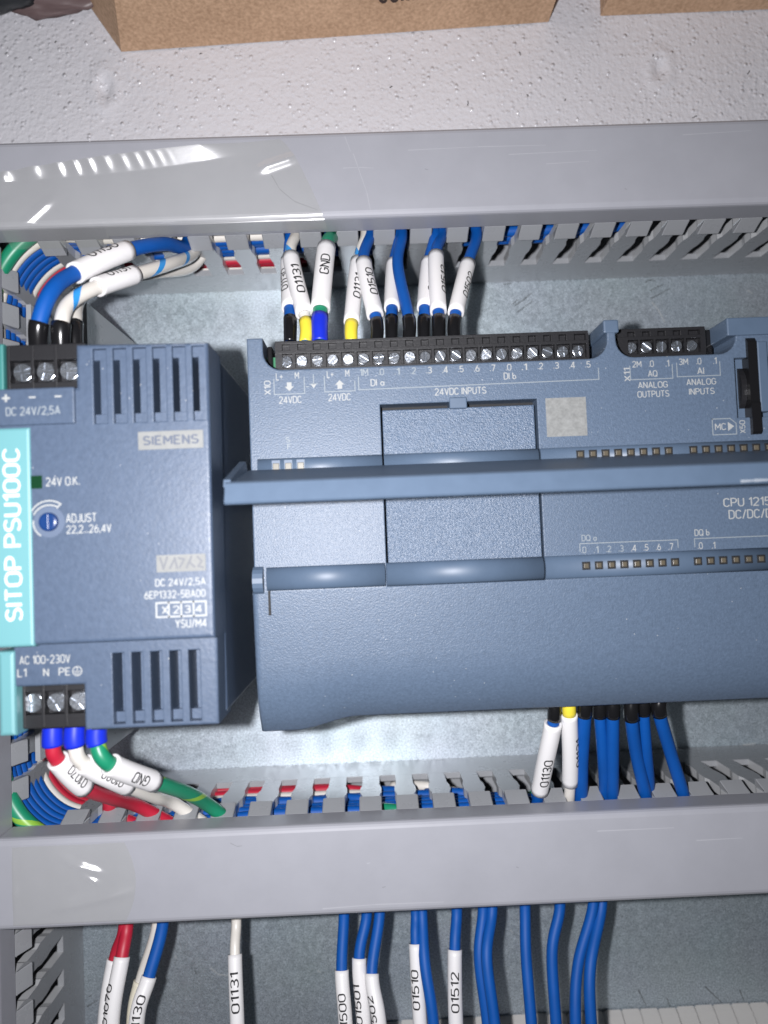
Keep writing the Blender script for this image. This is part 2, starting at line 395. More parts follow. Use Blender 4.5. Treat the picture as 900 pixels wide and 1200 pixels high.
# ---- tubes along a path
def catmull(pts, sub):
    P = [Vector(p) for p in pts]
    P = [P[0]*2-P[1]]+P+[P[-1]*2-P[-2]]
    out = []
    for i in range(1, len(P)-2):
        p0, p1, p2, p3 = P[i-1:i+3]
        for k in range(sub):
            t = k/sub
            out.append(0.5*((2*p1)+(-p0+p2)*t+(2*p0-5*p1+4*p2-p3)*t*t+(-p0+3*p1-3*p2+p3)*t**3))
    out.append(P[-2].copy()); return out
def frames(path):
    fr = []; ref = None
    for i, p in enumerate(path):
        t = (path[min(i+1, len(path)-1)]-path[max(i-1, 0)]).normalized()
        n = Vector((0, 0, 1)) if ref is None else ref
        if ref is None and abs(t.z) > 0.9: n = Vector((1, 0, 0))
        n = (n-t*n.dot(t)).normalized(); ref = n
        fr.append((p, t, n, t.cross(n)))
    return fr
def tube(bm, fr, r, ns=12, stripe=None, caps=True, hollow=None, squash=1.0):
    rings = []
    rf = r if callable(r) else (lambda q: r)
    m = len(fr)
    seq = [(f, rf(i/(m-1))) for i, f in enumerate(fr)]
    if hollow:
        i0, i1 = max(1, int(0.06*m)), min(m-2, m-1-int(0.06*m))
        seq = [(fr[i0], hollow)]+[(fr[0], hollow)]+seq+[(fr[-1], hollow)]+[(fr[i1], hollow)]
    for (p, t, n, b), rr in seq:
        rings.append([bm.verts.new(p+n*rr*squash*math.cos(2*math.pi*k/ns)+b*rr*math.sin(2*math.pi*k/ns)) for k in range(ns)])
    uvl = bm.loops.layers.uv.verify(); run = [0.0]
    for a, b in zip(seq, seq[1:]): run.append(run[-1]+(b[0][0]-a[0][0]).length)
    for i, (r0, r1) in enumerate(zip(rings, rings[1:])):
        for k in range(ns):
            f = bm.faces.new((r0[k], r0[(k+1) % ns], r1[(k+1) % ns], r1[k])); f.smooth = True
            for lp, uvc in zip(f.loops, ((run[i], k/ns), (run[i], (k+1)/ns), (run[i+1], (k+1)/ns), (run[i+1], k/ns))): lp[uvl].uv = uvc
    if caps:
        bm.faces.new(rings[0][::-1]); bm.faces.new(rings[-1])

# ---- print: a plain monoline lettering, drawn as strokes
def _a(cx, cy, rx, ry, a0, a1, n=9): return [(cx+rx*math.cos(math.radians(a0+(a1-a0)*i/n)), cy+ry*math.sin(math.radians(a0+(a1-a0)*i/n))) for i in range(n+1)]
_O = _a(.27, .72, .27, .28, 0, 180)+_a(.27, .28, .27, .28, 180, 360)+[(.54, .72)]
GLY = {
 '0': [_O], 'O': [[(x*1.1, y) for x, y in _O]], 'Q': [[(x*1.1, y) for x, y in _O], [(.36, .24), (.62, -.04)]],
 '1': [[(0, .78), (.22, 1), (.22, 0)]], '2': [_a(.27, .73, .26, .27, 165, -35)+[(.02, 0), (.54, 0)]],
 '3': [_a(.26, .75, .25, .25, 150, -90)+_a(.26, .255, .27, .255, 90, -150)],
 '4': [[(.40, 0), (.40, 1)], [(.40, 1), (0, .26), (.56, .26)]],
 '5': [[(.50, 1), (.07, 1), (.03, .54)]+_a(.26, .30, .28, .30, 125, -150)],
 '6': [_a(.27, .29, .27, .29, 0, 360, 16), [(.04, .42), (.10, .62), (.36, 1)]],
 '7': [[(0, 1), (.52, 1), (.17, 0)]], '8': [_a(.27, .76, .23, .24, 0, 360, 14), _a(.27, .26, .27, .26, 0, 360, 14)],
 '9': [_a(.27, .71, .27, .29, 0, 360, 16), [(.50, .58), (.44, .38), (.18, 0)]],
 'A': [[(0, 0), (.29, 1), (.58, 0)], [(.10, .30), (.48, .30)]], 'B': [[(0, 0), (0, 1), (.26, 1)]+_a(.26, .76, .24, .24, 90, -90)+[(0, .52)], _a(.26, .26, .28, .26, 90, -90)+[(0, 0)]], 'C': [_a(.27, .72, .27, .28, 20, 180)+_a(.27, .28, .27, .28, 180, 340)],
 'D': [[(0, 0), (0, 1), (.22, 1)]+_a(.24, .70, .30, .30, 90, 0)+_a(.24, .30, .30, .30, 0, -90)+[(0, 0)]],
 'E': [[(.48, 1), (0, 1), (0, 0), (.48, 0)], [(0, .52), (.40, .52)]], 'F': [[(.48, 1), (0, 1), (0, 0)], [(0, .52), (.40, .52)]],
 'G': [_a(.28, .72, .28, .28, 20, 180)+_a(.28, .28, .28, .28, 180, 360)+[(.56, .48), (.32, .48)]],
 'I': [[(0, 0), (0, 1)]], 'J': [[(.40, 1), (.40, .24)]+_a(.18, .24, .22, .24, 0, -160)], 'K': [[(0, 0), (0, 1)], [(.50, 1), (.03, .46)], [(.18, .60), (.54, 0)]],
 'L': [[(0, 1), (0, 0), (.44, 0)]], 'M': [[(0, 0), (0, 1)], [(0, 1), (.33, .36), (.66, 1)], [(.66, 1), (.66, 0)]], 'N': [[(0, 0), (0, 1), (.52, 0), (.52, 1)]],
 'P': [[(0, 0), (0, 1), (.26, 1)]+_a(.28, .73, .25, .27, 90, -90)+[(0, .46)]],
 'S': [_a(.26, .75, .25, .25, 25, 270)+_a(.26, .255, .27, .245, 90, -155)],
 'T': [[(0, 1), (.52, 1)], [(.26, 1), (.26, 0)]], 'U': [[(0, 1)]+_a(.26, .27, .26, .27, 180, 360)+[(.52, 1)]], 'V': [[(0, 1), (.27, 0), (.54, 1)]],
 'X': [[(0, 0), (.52, 1)], [(0, 1), (.52, 0)]], 'Y': [[(0, 1), (.27, .48), (.54, 1)], [(.27, .48), (.27, 0)]],
 '.': [[(.03, 0), (.03, .13)]], ',': [[(.06, .12), (0, -.16)]], '+': [[(0, .46), (.5, .46)], [(.25, .2), (.25, .72)]], '-': [[(0, .44), (.34, .44)]], '/': [[(0, -.05), (.34, 1.05)]],
 'a': [_a(.22, .29, .22, .29, 0, 360, 14), [(.44, .60), (.44, 0)]], 'b': [_a(.22, .29, .22, .29, 0, 360, 14), [(0, 1), (0, 0)]],
 'c': [_a(.23, .30, .23, .30, 40, 320)], 'o': [_a(.23, .30, .23, .30, 0, 360, 14)], 'm': [[(0, 0), (0, .60)], [(0, .46)]+_a(.16, .44, .16, .16, 170, 0)+[(.32, 0)], [(.32, .46)]+_a(.48, .44, .16, .16, 170, 0)+[(.64, 0)]],
}
def _strip(bm, pts, w, z):
    """one stroke of constant width; sharp corners end the strip and start another"""
    run = [Vector(pts[0])]; runs = []
    for a, b, c in zip(pts, pts[1:], pts[2:]):
        run.append(Vector(b))
        if (Vector(b)-Vector(a)).angle(Vector(c)-Vector(b), 0) > 0.75: runs.append(run); run = [Vector(b)]
    run.append(Vector(pts[-1])); runs.append(run)
    for q, rn in enumerate(runs):
        n = len(rn); e = w*0.42
        rn = [rn[0]-(rn[1]-rn[0]).normalized()*e*(q > 0)]+rn[1:-1]+[rn[-1]+(rn[-1]-rn[-2]).normalized()*e*(q < len(runs)-1)]
        L = []
        for i, p in enumerate(rn):
            t = (rn[min(i+1, n-1)]-rn[max(i-1, 0)]).normalized(); m = Vector((-t.y, t.x))*w/2
            L.append((bm.verts.new((p.x-m.x, p.y-m.y, z+0.002*q)), bm.verts.new((p.x+m.x, p.y+m.y, z+0.002*q))))
        for (a, b), (c, d_) in zip(L, L[1:]): bm.faces.new((a, c, d_, b))
def text_bm(s, bold=0.0):
    bm = bmesh.new(); x = 0.0; w = 0.135+bold
    for k, ch in enumerate(s):
        if ch == ' ': x += 0.36; continue
        strokes = GLY[ch]
        for j, st in enumerate(strokes): _strip(bm, [(x+px, py) for px, py in st], w, 0.004*j)
        x += max(p[0] for st in strokes for p in st)+0.20+bold
    return bm
def flat_text(bm, s, x, y, z, h, w=None, rot=0.0, bold=0.0, anchor='c', plane='XY'):
    """add lettering of cap height h (and width w), centred on (x, y) at height z"""
    b2 = text_bm(s, bold)
    xs = [v.co.x for v in b2.verts]; ys = [v.co.y for v in b2.verts]
    x0, x1, y0, y1 = min(xs), max(xs), min(ys), max(ys)
    sy = h/(y1-y0); sx = (w/(x1-x0)) if w else sy*0.82
    cx = {'c': (x0+x1)/2, 'l': x0, 'r': x1}[anchor]
    R = Matrix.Rotation(rot, 2)
    for v in b2.verts:
        q = R @ Vector(((v.co.x-cx)*sx, (v.co.y-(y0+y1)/2)*sy))
        v.co = Vector((x+q.x, y+q.y, z+v.co.z))
    join(bm, b2)
def line(bm, x0, y0, x1, y1, z, w=0.22):
    a, b = Vector((x0, y0)), Vector((x1, y1)); t = (b-a).normalized(); n = Vector((-t.y, t.x))*w/2
    a -= t*w/2; b += t*w/2
    bm.faces.new([bm.verts.new((p.x, p.y, z)) for p in (a-n, b-n, b+n, a+n)])
def polyline(bm, pts, z, w=0.22, closed=False):
    for i, (a, b) in enumerate(zip(pts, pts[1:]+(pts[:1] if closed else []))):
        line(bm, a[0], a[1], b[0], b[1], z+0.002*(i % 2), w)
def wrap_text(s, fr, r, h, length, centre, flip=False, roll=0.0, squash=1.0, bold=0.0):
    """lettering bent round a tube: x runs along the path, y round it"""
    b2 = text_bm(s, bold)
    bmesh.ops.subdivide_edges(b2, edges=[e for e in b2.edges if abs(e.verts[0].co.y-e.verts[1].co.y) > 0.18], cuts=3)
    bmesh.ops.triangulate(b2, faces=b2.faces)
    xs = [v.co.x for v in b2.verts]; ys = [v.co.y for v in b2.verts]
    x0, x1, y0, y1 = min(xs), max(xs), min(ys), max(ys)
    L = [0.0]
    for a, b in zip(fr, fr[1:]): L.append(L[-1]+(b[0]-a[0]).length)
    tot = L[-1]
    for v in b2.verts:
        s_ = (v.co.x-(x0+x1)/2)/(x1-x0)*length
        a_ = (v.co.y-(y0+y1)/2)/(y1-y0)*h/r
        if flip: s_, a_ = -s_, -a_
        q = centre*tot+s_
        i = 0
        while i < len(L)-2 and L[i+1] < q: i += 1
        k = (q-L[i])/(L[i+1]-L[i])
        p = fr[i][0].lerp(fr[i+1][0], k); t = fr[i][1].lerp(fr[i+1][1], k).normalized()
        n = Vector((0, 0, 1)); n = (n-t*n.dot(t)).normalized(); up = n.cross(t)
        ang = a_+roll
        v.co = p+(n*math.cos(ang)*squash+up*math.sin(ang))*(r+0.05+v.co.z)
    return b2

# ================================================================== SETTING
bm = bmesh.new(); box(bm, -175, 175, -215, 118, -3, 0)
tag(obj('mounting_plate', bm, MT['plate']), kind='structure')
plate = SC.objects['mounting_plate']
def scratch(pts, w, m):
    bm = bmesh.new(); P_ = [U(u, v, 0.02) for u, v in pts]
    for a, b in zip(P_, P_[1:]):
        t = (b-a).normalized(); n = Vector((-t.y, t.x, 0))*w/2
        bm.faces.new([bm.verts.new(q) for q in (a-n, b-n*0.6, b+n*0.6, a+n)])
    obj('scratch', bm, m, plate, recalc=False)
LOC['mounting_plate'] = Vector((0, 0, 0)); plate.data.transform(Matrix.Translation(plate.location)); plate.location = (0, 0, 0)
mdk = mat('dark_scratch', (0.05, 0.055, 0.055), 0.7); mlt = mat('bright_scratch', (0.75, 0.78, 0.78), 0.35, metal=0.6)
for q in ([(600, 357), (607, 351)], [(603, 358), (613, 352), (623, 343)], [(606, 366), (624, 353)], [(756, 331), (762, 328), (768, 329)], [(762, 341), (770, 336), (777, 334)], [(763, 350), (785, 338)], [(590, 333), (600, 332)],
          [(748, 1160), (757, 1178)], [(782, 1170), (785, 1180)], [(826, 1156), (846, 1175)], [(867, 1160), (872, 1173)], [(102, 1180), (114, 1172)], [(104, 1168), (108, 1166)], [(228, 1137), (230, 1142)]): scratch(q, 0.30, mdk)
for q in ([(764, 354), (772, 364), (779, 378)], [(246, 1134), (256, 1142), (268, 1143)], [(286, 1101), (293, 1104)], [(372, 1137), (376, 1140)], [(876, 340), (882, 344)], [(870, 873), (886, 871)], [(205, 1120), (207, 1124)], [(598, 1090), (601, 1093)]): scratch(q, 0.35, mlt)
bm = B(-900, 900, -900, 900, -12, -3.2)
MT['table'] = mat('dark_table_top', (0.10, 0.095, 0.09), 0.6, var=(20, 0.2))
tag(obj('table_top', bm, MT['table']), kind='structure')

# ================================================================== CABLE DUCTS
def cover_profile(a0, a1, zt=57.0, zl=47.7, t=1.5, r=1.6):
    """U-shaped snap-on lid between outer faces a0 < a1"""
    o = [(a0, zl)]+[(x, y) for x, y in arc(a0+r, zt-r, r, 180, 90, 4)]+[(x, y) for x, y in arc(a1-r, zt-r, r, 90, 0, 4)]+[(a1, zl)]
    i = [(a1-t, zl), (a1-t, zt-t), (a0+t, zt-t), (a0+t, zl)]
    return o+i
def finger_mesh(out):
    """one wall finger: lugs that narrow the slot and a bulging head; 'out' = side the outer face looks to"""
    half = [(16.0, 2.55), (25.0, 2.55), (27.5, 3.05), (31.5, 3.1), (34.0, 2.5), (40.4, 2.5), (41.6, 2.95), (46.8, 2.95), (47.6, 2.7)]
    pts = [(h, z) for z, h in half]+[(-h, z) for z, h in half[::-1]]
    bm = bmesh.new()
    def skin(z): return 0.0
    fr_ = [bm.verts.new((x, out*0.9, z-16.0)) for x, z in pts]
    bk = [bm.verts.new((x, -out*1.6, z-16.0)) for x, z in pts]
    n = len(pts)
    bm.faces.new(fr_); bm.faces.new(bk[::-1])
    for i in range(n): bm.faces.new((fr_[i], fr_[(i+1) % n], bk[(i+1) % n], bk[i])).material_index = 1
    # head: a wedge on the outer face
    w = 3.05
    prof = [(0.88, 41.0), (2.9, 41.3), (3.1, 41.9), (1.0, 46.9), (0.88, 46.9)]
    v0 = [bm.verts.new((-w, out*p, z-16.0)) for p, z in prof]; v1 = [bm.verts.new((w, out*p, z-16.0)) for p, z in prof]
    for i in range(5): bm.faces.new((v0[i], v0[(i+1) % 5], v1[(i+1) % 5], v1[i]))
    bm.faces.new(v0); bm.faces.new(v1[::-1])
    bmesh.ops.bevel(bm, geom=[e for e in bm.edges if abs(e.verts[0].co.x-e.verts[1].co.x) < 0.01 and abs(e.verts[0].co.x) > 2.9], offset=0.22, segments=1, affect='EDGES')
    return finish(bm, [MT['pvc_wall'], MT['pvc_cut']], name='finger')
FINGER = {1: finger_mesh(1), -1: finger_mesh(-1)}

def duct_x(label, x0, x1, wall_y, side, far_y, gap0, pitch, skip=lambda x: False):
    """duct along X; side = +1 when the slotted wall in view looks to +Y"""
    lo, hi = min(wall_y, far_y), max(wall_y, far_y)
    t = thing('cable_duct', label, 'cable duct', ((x0+x1)/2, (lo+hi)/2, 0))
    obj('base', B(x0, x1, lo, hi, 0.1, 1.8), MT['pvc_wall'], t)
    wy = wall_y-side*0.9
    obj('side_wall', B(x0, x1, wy-0.9, wy+0.9, 1.8, 16.0, bev=0.12), MT['pvc_wall'], t)
    fy = far_y+side*0.9
    obj('side_wall', B(x0, x1, fy-0.9, fy+0.9, 1.8, 48.0), MT['pvc_wall'], t)
    c0 = gap0+pitch/2
    k0 = math.ceil((x0+4-c0)/pitch); k1 = math.floor((x1-4-c0)/pitch)
    for k in range(k0, k1+1):
        x = c0+k*pitch
        if skip(x): continue
        shared('finger', FINGER[side], t, (x, wy, 16.0))
    bm = bmesh.new(); extrude(bm, cover_profile(lo-(0.3 if side < 0 else 1.0), hi+(0.3 if side > 0 else 1.0)), 'X', x0, x1)
    cv = obj('cover', bm, MT['pvc'], t)
    return t, cv

UW, UF = 87.0, 109.0            # upper duct: wall in view, far wall
LW, LF = -71.4, -93.0           # lower duct
VW, VF = -99.0, -121.0          # left duct
upper_duct, ucover = duct_x('long grey cable duct along the top beside the foam, tape on its lid', -150, 150, UW, -1, UF, 42.6, 10.3, skip=lambda x: x < -92)
lower_duct, lcover = duct_x('long grey cable duct crossing the photo below the controller and power supply', -98.4, 150, LW, 1, LF, 1.6, 10.0, skip=lambda x: x < -88)
left_duct = thing('cable_duct', 'upright grey cable duct at the left edge, behind the power supply', 'cable duct', ((VW+VF)/2, -40, 0))
obj('base', B(VF, VW, -215, 85.8, 0.15, 1.75), MT['pvc_wall'], left_duct)
obj('side_wall', B(VF, VF+1.8, -215, 85.8, 1.8, 48), MT['pvc_wall'], left_duct)
for y0, y1 in ((-215, -93.5), (-70.8, 85.8)):
    obj('side_wall', B(VW-1.8, VW, y0, y1, 1.8, 16), MT['pvc_wall'], left_duct)
for k in range(-21, 8):
    y = 7.5+10*k
    if -97 < y < -66: continue
    shared('finger', FINGER[-1], left_duct, (VW-0.9, y, 16.0), math.pi/2)
bm = bmesh.new(); extrude(bm, cover_profile(VF-0.3, VW+0.3), 'Y', -215, 85.2); obj('cover', bm, MT['pvc'], left_duct)

# slim grey channel that stands behind the power supply
ch = thing('grey_channel', 'narrow grey plastic channel standing upright behind the power supply', 'channel', (-83, 8, 0))
for xa in (-91.2, -76.2):
    bm = bmesh.new()
    prof = [(-53.5, 0.3), (68.5, 0.3), (68.5, 50), (-53.5, 50)]
    extrude(bm, prof, 'X', xa, xa+1.3); obj('side_wall', bm, MT['pvc_wall'], ch)
obj('base', B(-89.9, -76.2, -53.5, 68.5, 0.3, 1.8), MT['pvc_wall'], ch)

# ================================================================== CONTROLLER
plc = thing('controller', 'wide blue-grey programmable controller with white printed terminals and its top flap swung open', 'controller', (36, 4, 0))
XL, XR = -28.2, 101.8
ZP = 75.0
obj('housing', B(XL+0.6, XR, -40.5, 48.5, 1.0, 60.0, bev=0.6), MT['plastic_smooth'], plc)
outline = [(XL, -11.2), (XR, -11.2), (XR, 50.4), (89.3, 50.4), (89.2, 47.6)]
outline += [(x, y) for x, y in arc(85.0, 46.6, 4.2, 0, -90, 6)]+[(x, y) for x, y in arc(64.4, 46.6, 4.2, -90, -180, 6)]
outline += [(60.1, 50.6), (58.2, 50.6)]+[(x, y) for x, y in arc(53.6, 46.9, 4.5, 0, -90, 6)]
outline += [(x, y) for x, y in arc(-20.0, 46.8, 4.4, -90, -180, 6)]+[(-24.4, 50.2), (XL, 50.2)]
bm = bmesh.new()
prism(bm, outline, 56.0, ZP, holes=[rect(3.0, 40.5, -10.0, 33.2), rect(88.5, 98.8, 26.8, 41.3)], bev=0.35)
obj('front_panel', bm, MT['plastic'], plc)
obj('tower_cap', B(86.9, XR, 46.6, 50.9, 62, ZP+0.7, bev=0.3), MT['plastic_smooth'], plc)
obj('tower_cap', B(57.3, 61.0, 48.4, 51.6, 60, ZP+0.3, bev=0.4), MT['plastic_smooth'], plc)
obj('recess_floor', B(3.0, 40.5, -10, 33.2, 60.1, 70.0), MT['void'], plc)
obj('insert_cover', B(3.45, 39.9, 20.4, 31.9, 66, 74.3, bev=0.25), MT['plastic_rough'], plc)
obj('insert_cover', B(3.45, 40.0, -6.0, 18.0, 66, 74.8, bev=0.25), MT['plastic_rough'], plc)
obj('latch_tab', B(19.5, 23.7, 31.5, 34.2, 70, 75.6, bev=0.3), MT['plastic_smooth'], plc)
def ridge(x0, x1, cy, cz, r):
    bm = bmesh.new()
    extrude(bm, [(cy+r*math.cos(math.radians(a)), cz+0.6*r*math.sin(math.radians(a))) for a in range(-10, 191, 10)], 'X', x0, x1)
    for f in bm.faces: f.smooth = len(f.verts) == 4
    return obj('hinge_ridge', bm, MT['plastic_smooth'], plc)
for x0, x1 in ((-26.4, 2.95), (3.4, 40.0), (40.45, XR)): ridge(x0, x1, 19.0, 75.3, 2.2)
for x0, x1 in ((-25.2, 2.6), (3.0, 39.9), (40.3, XR)): ridge(x0, x1, -7.2, 75.1, 2.75)
# hinge ear at the lower left
bm = bmesh.new(); extrude(bm, [(-7.4+3.3*math.cos(math.radians(a)), 74.6+3.3*math.sin(math.radians(a))) for a in range(0, 360, 20)], 'X', -28.3, -25.9)
obj('hinge_ear', bm, MT['plastic_smooth'], plc)
# status windows
for x in (-22.0, -19.1, -16.2):
    w = obj('led_window', B(x-0.95, x+0.95, 18.3, 20.6, 75.5, 76.68), MT['plastic_smooth'], plc)
    obj('led', B(x-0.75, x+0.75, 18.1, 19.9, 75.5, 76.85, bev=0.1), MT['led_tan'], w)
def leds(x0, n, y, m, z=76.4):
    for i in range(n):
        x = x0+3.0*i
        w = obj('led_window', B(x-0.95, x+0.95, y-0.95, y+0.95, z-1.5, z+0.33, bev=0.08), MT['void'], plc)
        obj('led', B(x-0.55, x+0.55, y-0.55, y+0.55, z-1, z+0.42, bev=0.08), MT[m], w)
leds(49.8, 8, 19.3, 'led_dark'); leds(76.7, 8, 19.3, 'led_dark')
leds(49.8, 8, -7.0, 'led_dark', 76.6); leds(76.2, 8, -7.0, 'led_dark', 76.6)
# top flap standing open, seen nearly edge-on
bm = bmesh.new()
extrude(bm, [(18.4, 77.5), (17.2, 77.5), (10.9, 100.5), (9.2, 102.0), (9.0, 104.6), (9.4, 105.0), (13.2, 103.6), (13.6, 103.0), (13.4, 101.6)], 'X', -29.0, XR+0.5)
flap = obj('top_flap', bm, MT['plastic_smooth'], plc)
bm = bmesh.new(); extrude(bm, [(20.0, 82.0), (17.6, 79.0), (12.6, 102.0), (14.2, 101.6)], 'X', -29.6, -28.2); obj('side_rib', bm, MT['plastic_smooth'], flap)
# bottom flap closed
bm = bmesh.new()
def door_y(x):
    if x < -20.5: return -44.0
    if x > -5.0: return -41.2
    t = (x+20.5)/15.5; t = t*t*(3-2*t); return -44.0+2.8*t
xs = [XL-0.5, XL+0.2]+[XL+1+k*2.0 for k in range(0, 14)]+[5, 20, 40, 60, 80, XR]
prev = None
for x in xs:
    yb = door_y(x); edge = (x == xs[0])
    prof = []
    for k in range(9):
        q = k/8; y = -10.2+(yb+10.2)*q
        z = 75.6-3.0*q-(4.6*max(0, (q-0.6)/0.4)**2)
        prof.append((y, z-(0.5 if edge else 0)))
    prof += [(yb-0.35, prof[-1][1]-0.6), (yb-0.3, 56.0)]
    ring = [bm.verts.new((x, y, z)) for y, z in prof]
    if prev:
        for a, b, c, e in zip(prev, prev[1:], ring[1:], ring): f = bm.faces.new((a, b, c, e)); f.smooth = True
    else:
        lo_ = [bm.verts.new((x, y, 56.0)) for y, z in prof]
        for a, b, c, e in zip(ring, ring[1:], lo_[1:], lo_):
            try: bm.faces.new((a, b, c, e))
            except ValueError: pass
    prev = ring
bd = obj('bottom_flap', bm, MT['plastic'], plc)
obj('flap_notch', B(-25.0, -24.45, -15.6, -10.0, 74.5, 75.75), MT['void'], plc)

# screw shared by all terminals
def screw_mesh(r, cross):
    bm = bmesh.new()
    disc(bm, 0, 0, r, -1.5, 0.0, 20, bev=0.15)
    n = 20; g = 0.26*r/1.45
    for s in (1, -1):
        if not cross:
            pts = [(r*0.93*math.cos(math.radians(a)), s*r*0.93*math.sin(math.radians(a))) for a in range(12, 169, 12)]
            prism(bm, pts, 0, 0.45, bev=0.12, steps=1)
        else:
            for s2 in (1, -1):
                pts = [(s2*g, s*g)]+[(s2*r*0.93*math.cos(math.radians(a)), s*r*0.93*math.sin(math.radians(a))) for a in range(16, 75, 8)]
                prism(bm, pts, 0, 0.45, bev=0.12, steps=1)
    return finish(bm, MT['screw'], name='screw')
SCR = [screw_mesh(1.42, False), screw_mesh(1.42, True)]
SCR_BIG = screw_mesh(2.05, True)
def terminal_strip(x0, x1, xs, ztop=69.0, sy=45.95, ylo=42.0, yhi=50.9):
    bm = bmesh.new()
    box(bm, x0, x1, ylo, yhi, 50, ztop-1.6)
    box(bm, x0, x1, ylo, sy-1.75, 60, ztop, bev=0.1)             # strip under the screws
    box(bm, x0, x1, sy+1.75, sy+2.6, 60, ztop, bev=0.1)          # strip over the screws
    box(bm, x0, x1, yhi-0.75, yhi, 60, ztop-0.2, bev=0.1)
    for a, b in zip(xs, xs[1:]):
        m_ = (a+b)/2
        box(bm, m_-0.28, m_+0.28, sy-1.8, sy+1.8, 60, ztop-0.05)
        box(bm, m_-1.0, m_+1.0, sy+2.6, yhi-0.7, 60, ztop-0.25, bev=0.08)
    box(bm, x0, xs[0]-0.95, sy-1.8, yhi-0.7, 60, ztop-0.05)
    box(bm, xs[-1]+1.9, x1, sy-1.8, yhi-0.7, 60, ztop-0.05)
    tb = obj('terminal_strip', bm, MT['black'], plc)
    for x in xs:
        shared('screw', random.choice(SCR), tb, (x, sy, ztop-0.75+random.uniform(-0.25, 0.1)), random.uniform(0, math.pi), 0.09)
    return tb
XS10 = [-19.55+3.81*i for i in range(20)]
terminal_strip(-22.2, 55.4, XS10)
XS11 = [66.1+3.81*i for i in range(5)]
terminal_strip(62.6, 84.6, XS11, sy=46.3)
obj('circuit_board', B(-25.0, -22.3, 43.0, 47.5, 50, 66.5), MT['pcb'], plc)
obj('clip', B(-24.2, -22.9, 43.4, 49.8, 60, 68.5, bev=0.3), MT['black_gloss'], plc)
obj('clip', B(85.2, 87.4, 43.6, 50.6, 55, 66.5, bev=0.3), MT['black_gloss'], plc)
# memory card in its slot
obj('card_well', B(88.5, 98.8, 26.8, 41.3, 60, 72.8), MT['plastic_smooth'], plc)
bm = bmesh.new()
extrude(bm, [(22.6, 66), (45.9, 66), (45.9, 75.2), (44.8, 76.0), (30.5, 76.0), (30.0, 76.3), (23.2, 76.3), (22.6, 75.8)], 'X', 91.4, 93.6)
mc = obj('memory_card', bm, MT['black_gloss'], plc)
bm = bmesh.new(); extrude(bm, [(34.2+6.0*math.cos(math.radians(a)), 70+4.9*math.sin(math.radians(a))) for a in range(0, 181, 12)], 'X', 90.0, 91.35)
obj('card_ejector', bm, MT['black'], plc)
obj('card_slot_frame', B(93.9, 96.4, 28, 45, 66, 75.6, bev=0.3), MT['plastic_smooth'], plc)

# printing on the controller
zt = ZP+0.03
def ptxt(s, x, y, h, w=None, rot=0.0, m='ink', bold=0.0, z=None, anchor='c', parent=None):
    bm = bmesh.new(); flat_text(bm, s, x, y, z if z is not None else zt, h, w, rot, bold, anchor)
    return obj('printed_text', bm, MT[m], parent or plc, recalc=False)
def plines(lst, z=None, w=0.2, m='ink_dim', parent=None):
    bm = bmesh.new()
    for pts in lst: polyline(bm, pts, z if z is not None else zt+0.004, w)
    return obj('printed_lines', bm, MT[m], parent or plc, recalc=False)
ptxt('X10', -23.6, 38.2, 1.6, 3.4, math.pi/2)
ptxt('L+', -20.7, 40.7, 1.7); ptxt('M', -16.5, 40.9, 1.6); ptxt('L+', -8.6, 40.8, 1.7); ptxt('M', -4.5, 41.0, 1.6)
ptxt('1M', -0.5, 41.1, 1.7, 2.0, m='ink_dim')
for i in range(20):
    n = i-6
    if n < 0: continue
    lab = '.%d' % (n if n < 8 else n-8)
    ptxt(lab, 3.6+3.81*n, 41.0+0.0*n, 1.6, 1.35, m='ink_dim' if n < 3 else 'ink')
ptxt('24VDC', -18.3, 35.1, 1.8, 5.4); ptxt('24VDC', -6.6, 35.3, 1.8, 5.4)
ptxt('DI a', 2.6, 38.5, 1.7, 3.3); ptxt('24VDC INPUTS', 22.3, 35.7, 1.8, 12.4); ptxt('DI b', 34.3, 38.9, 1.7, 3.0)
plines([[(-22.0, 40.2), (-22.0, 36.5), (-14.8, 36.5), (-14.8, 40.4)], [(-10.0, 40.4), (-10.0, 36.7), (-2.8, 36.7), (-2.8, 39.0)],
        [(-1.9, 40.0), (-1.9, 36.9), (55.6, 37.3), (55.6, 40.0)], [(-12.6, 40.9), (-12.6, 38.6)], [(-13.5, 38.7), (-11.7, 38.7)], [(-14.4, 38.1), (-13.8, 38.1)]])
bm = bmesh.new()
def arrow(bm, x, y, s):
    bm.faces.new([bm.verts.new((x+a, y+b*s, zt)) for a, b in ((-1.1, 0), (1.1, 0), (0, -1.1))])
    bm.faces.new([bm.verts.new((x+a, y+b*s, zt)) for a, b in ((-0.55, 1.0), (0.55, 1.0), (0.55, 0), (-0.55, 0))])
arrow(bm, -18.4, 38.3, 1); arrow(bm, -6.4, 38.3, -1)
bm.faces.new([bm.verts.new(p) for p in ((-13.3, 38.7, zt), (-11.9, 38.7, zt), (-12.6, 37.6, zt))])
obj('printed_arrows', bm, MT['ink'], plc, recalc=False)
ptxt('X11', 62.4, 38.2, 1.5, 3.3, math.pi/2)
ptxt('2M', 64.9, 40.6, 1.6, 2.2); ptxt('.0', 68.4, 40.6, 1.6, 1.2); ptxt('.1', 72.3, 40.6, 1.6, 0.9)
ptxt('AQ', 68.6, 38.2, 1.6, 2.3)
ptxt('3M', 76.2, 40.8, 1.6, 2.2); ptxt('.0', 79.9, 40.8, 1.6, 1.2); ptxt('.1', 83.8, 40.8, 1.6, 0.9); ptxt('AI', 80.2, 38.5, 1.6, 1.7)
ptxt('ANALOG', 68.5, 35.5, 1.6, 7.2); ptxt('OUTPUTS', 68.5, 33.3, 1.6, 7.7)
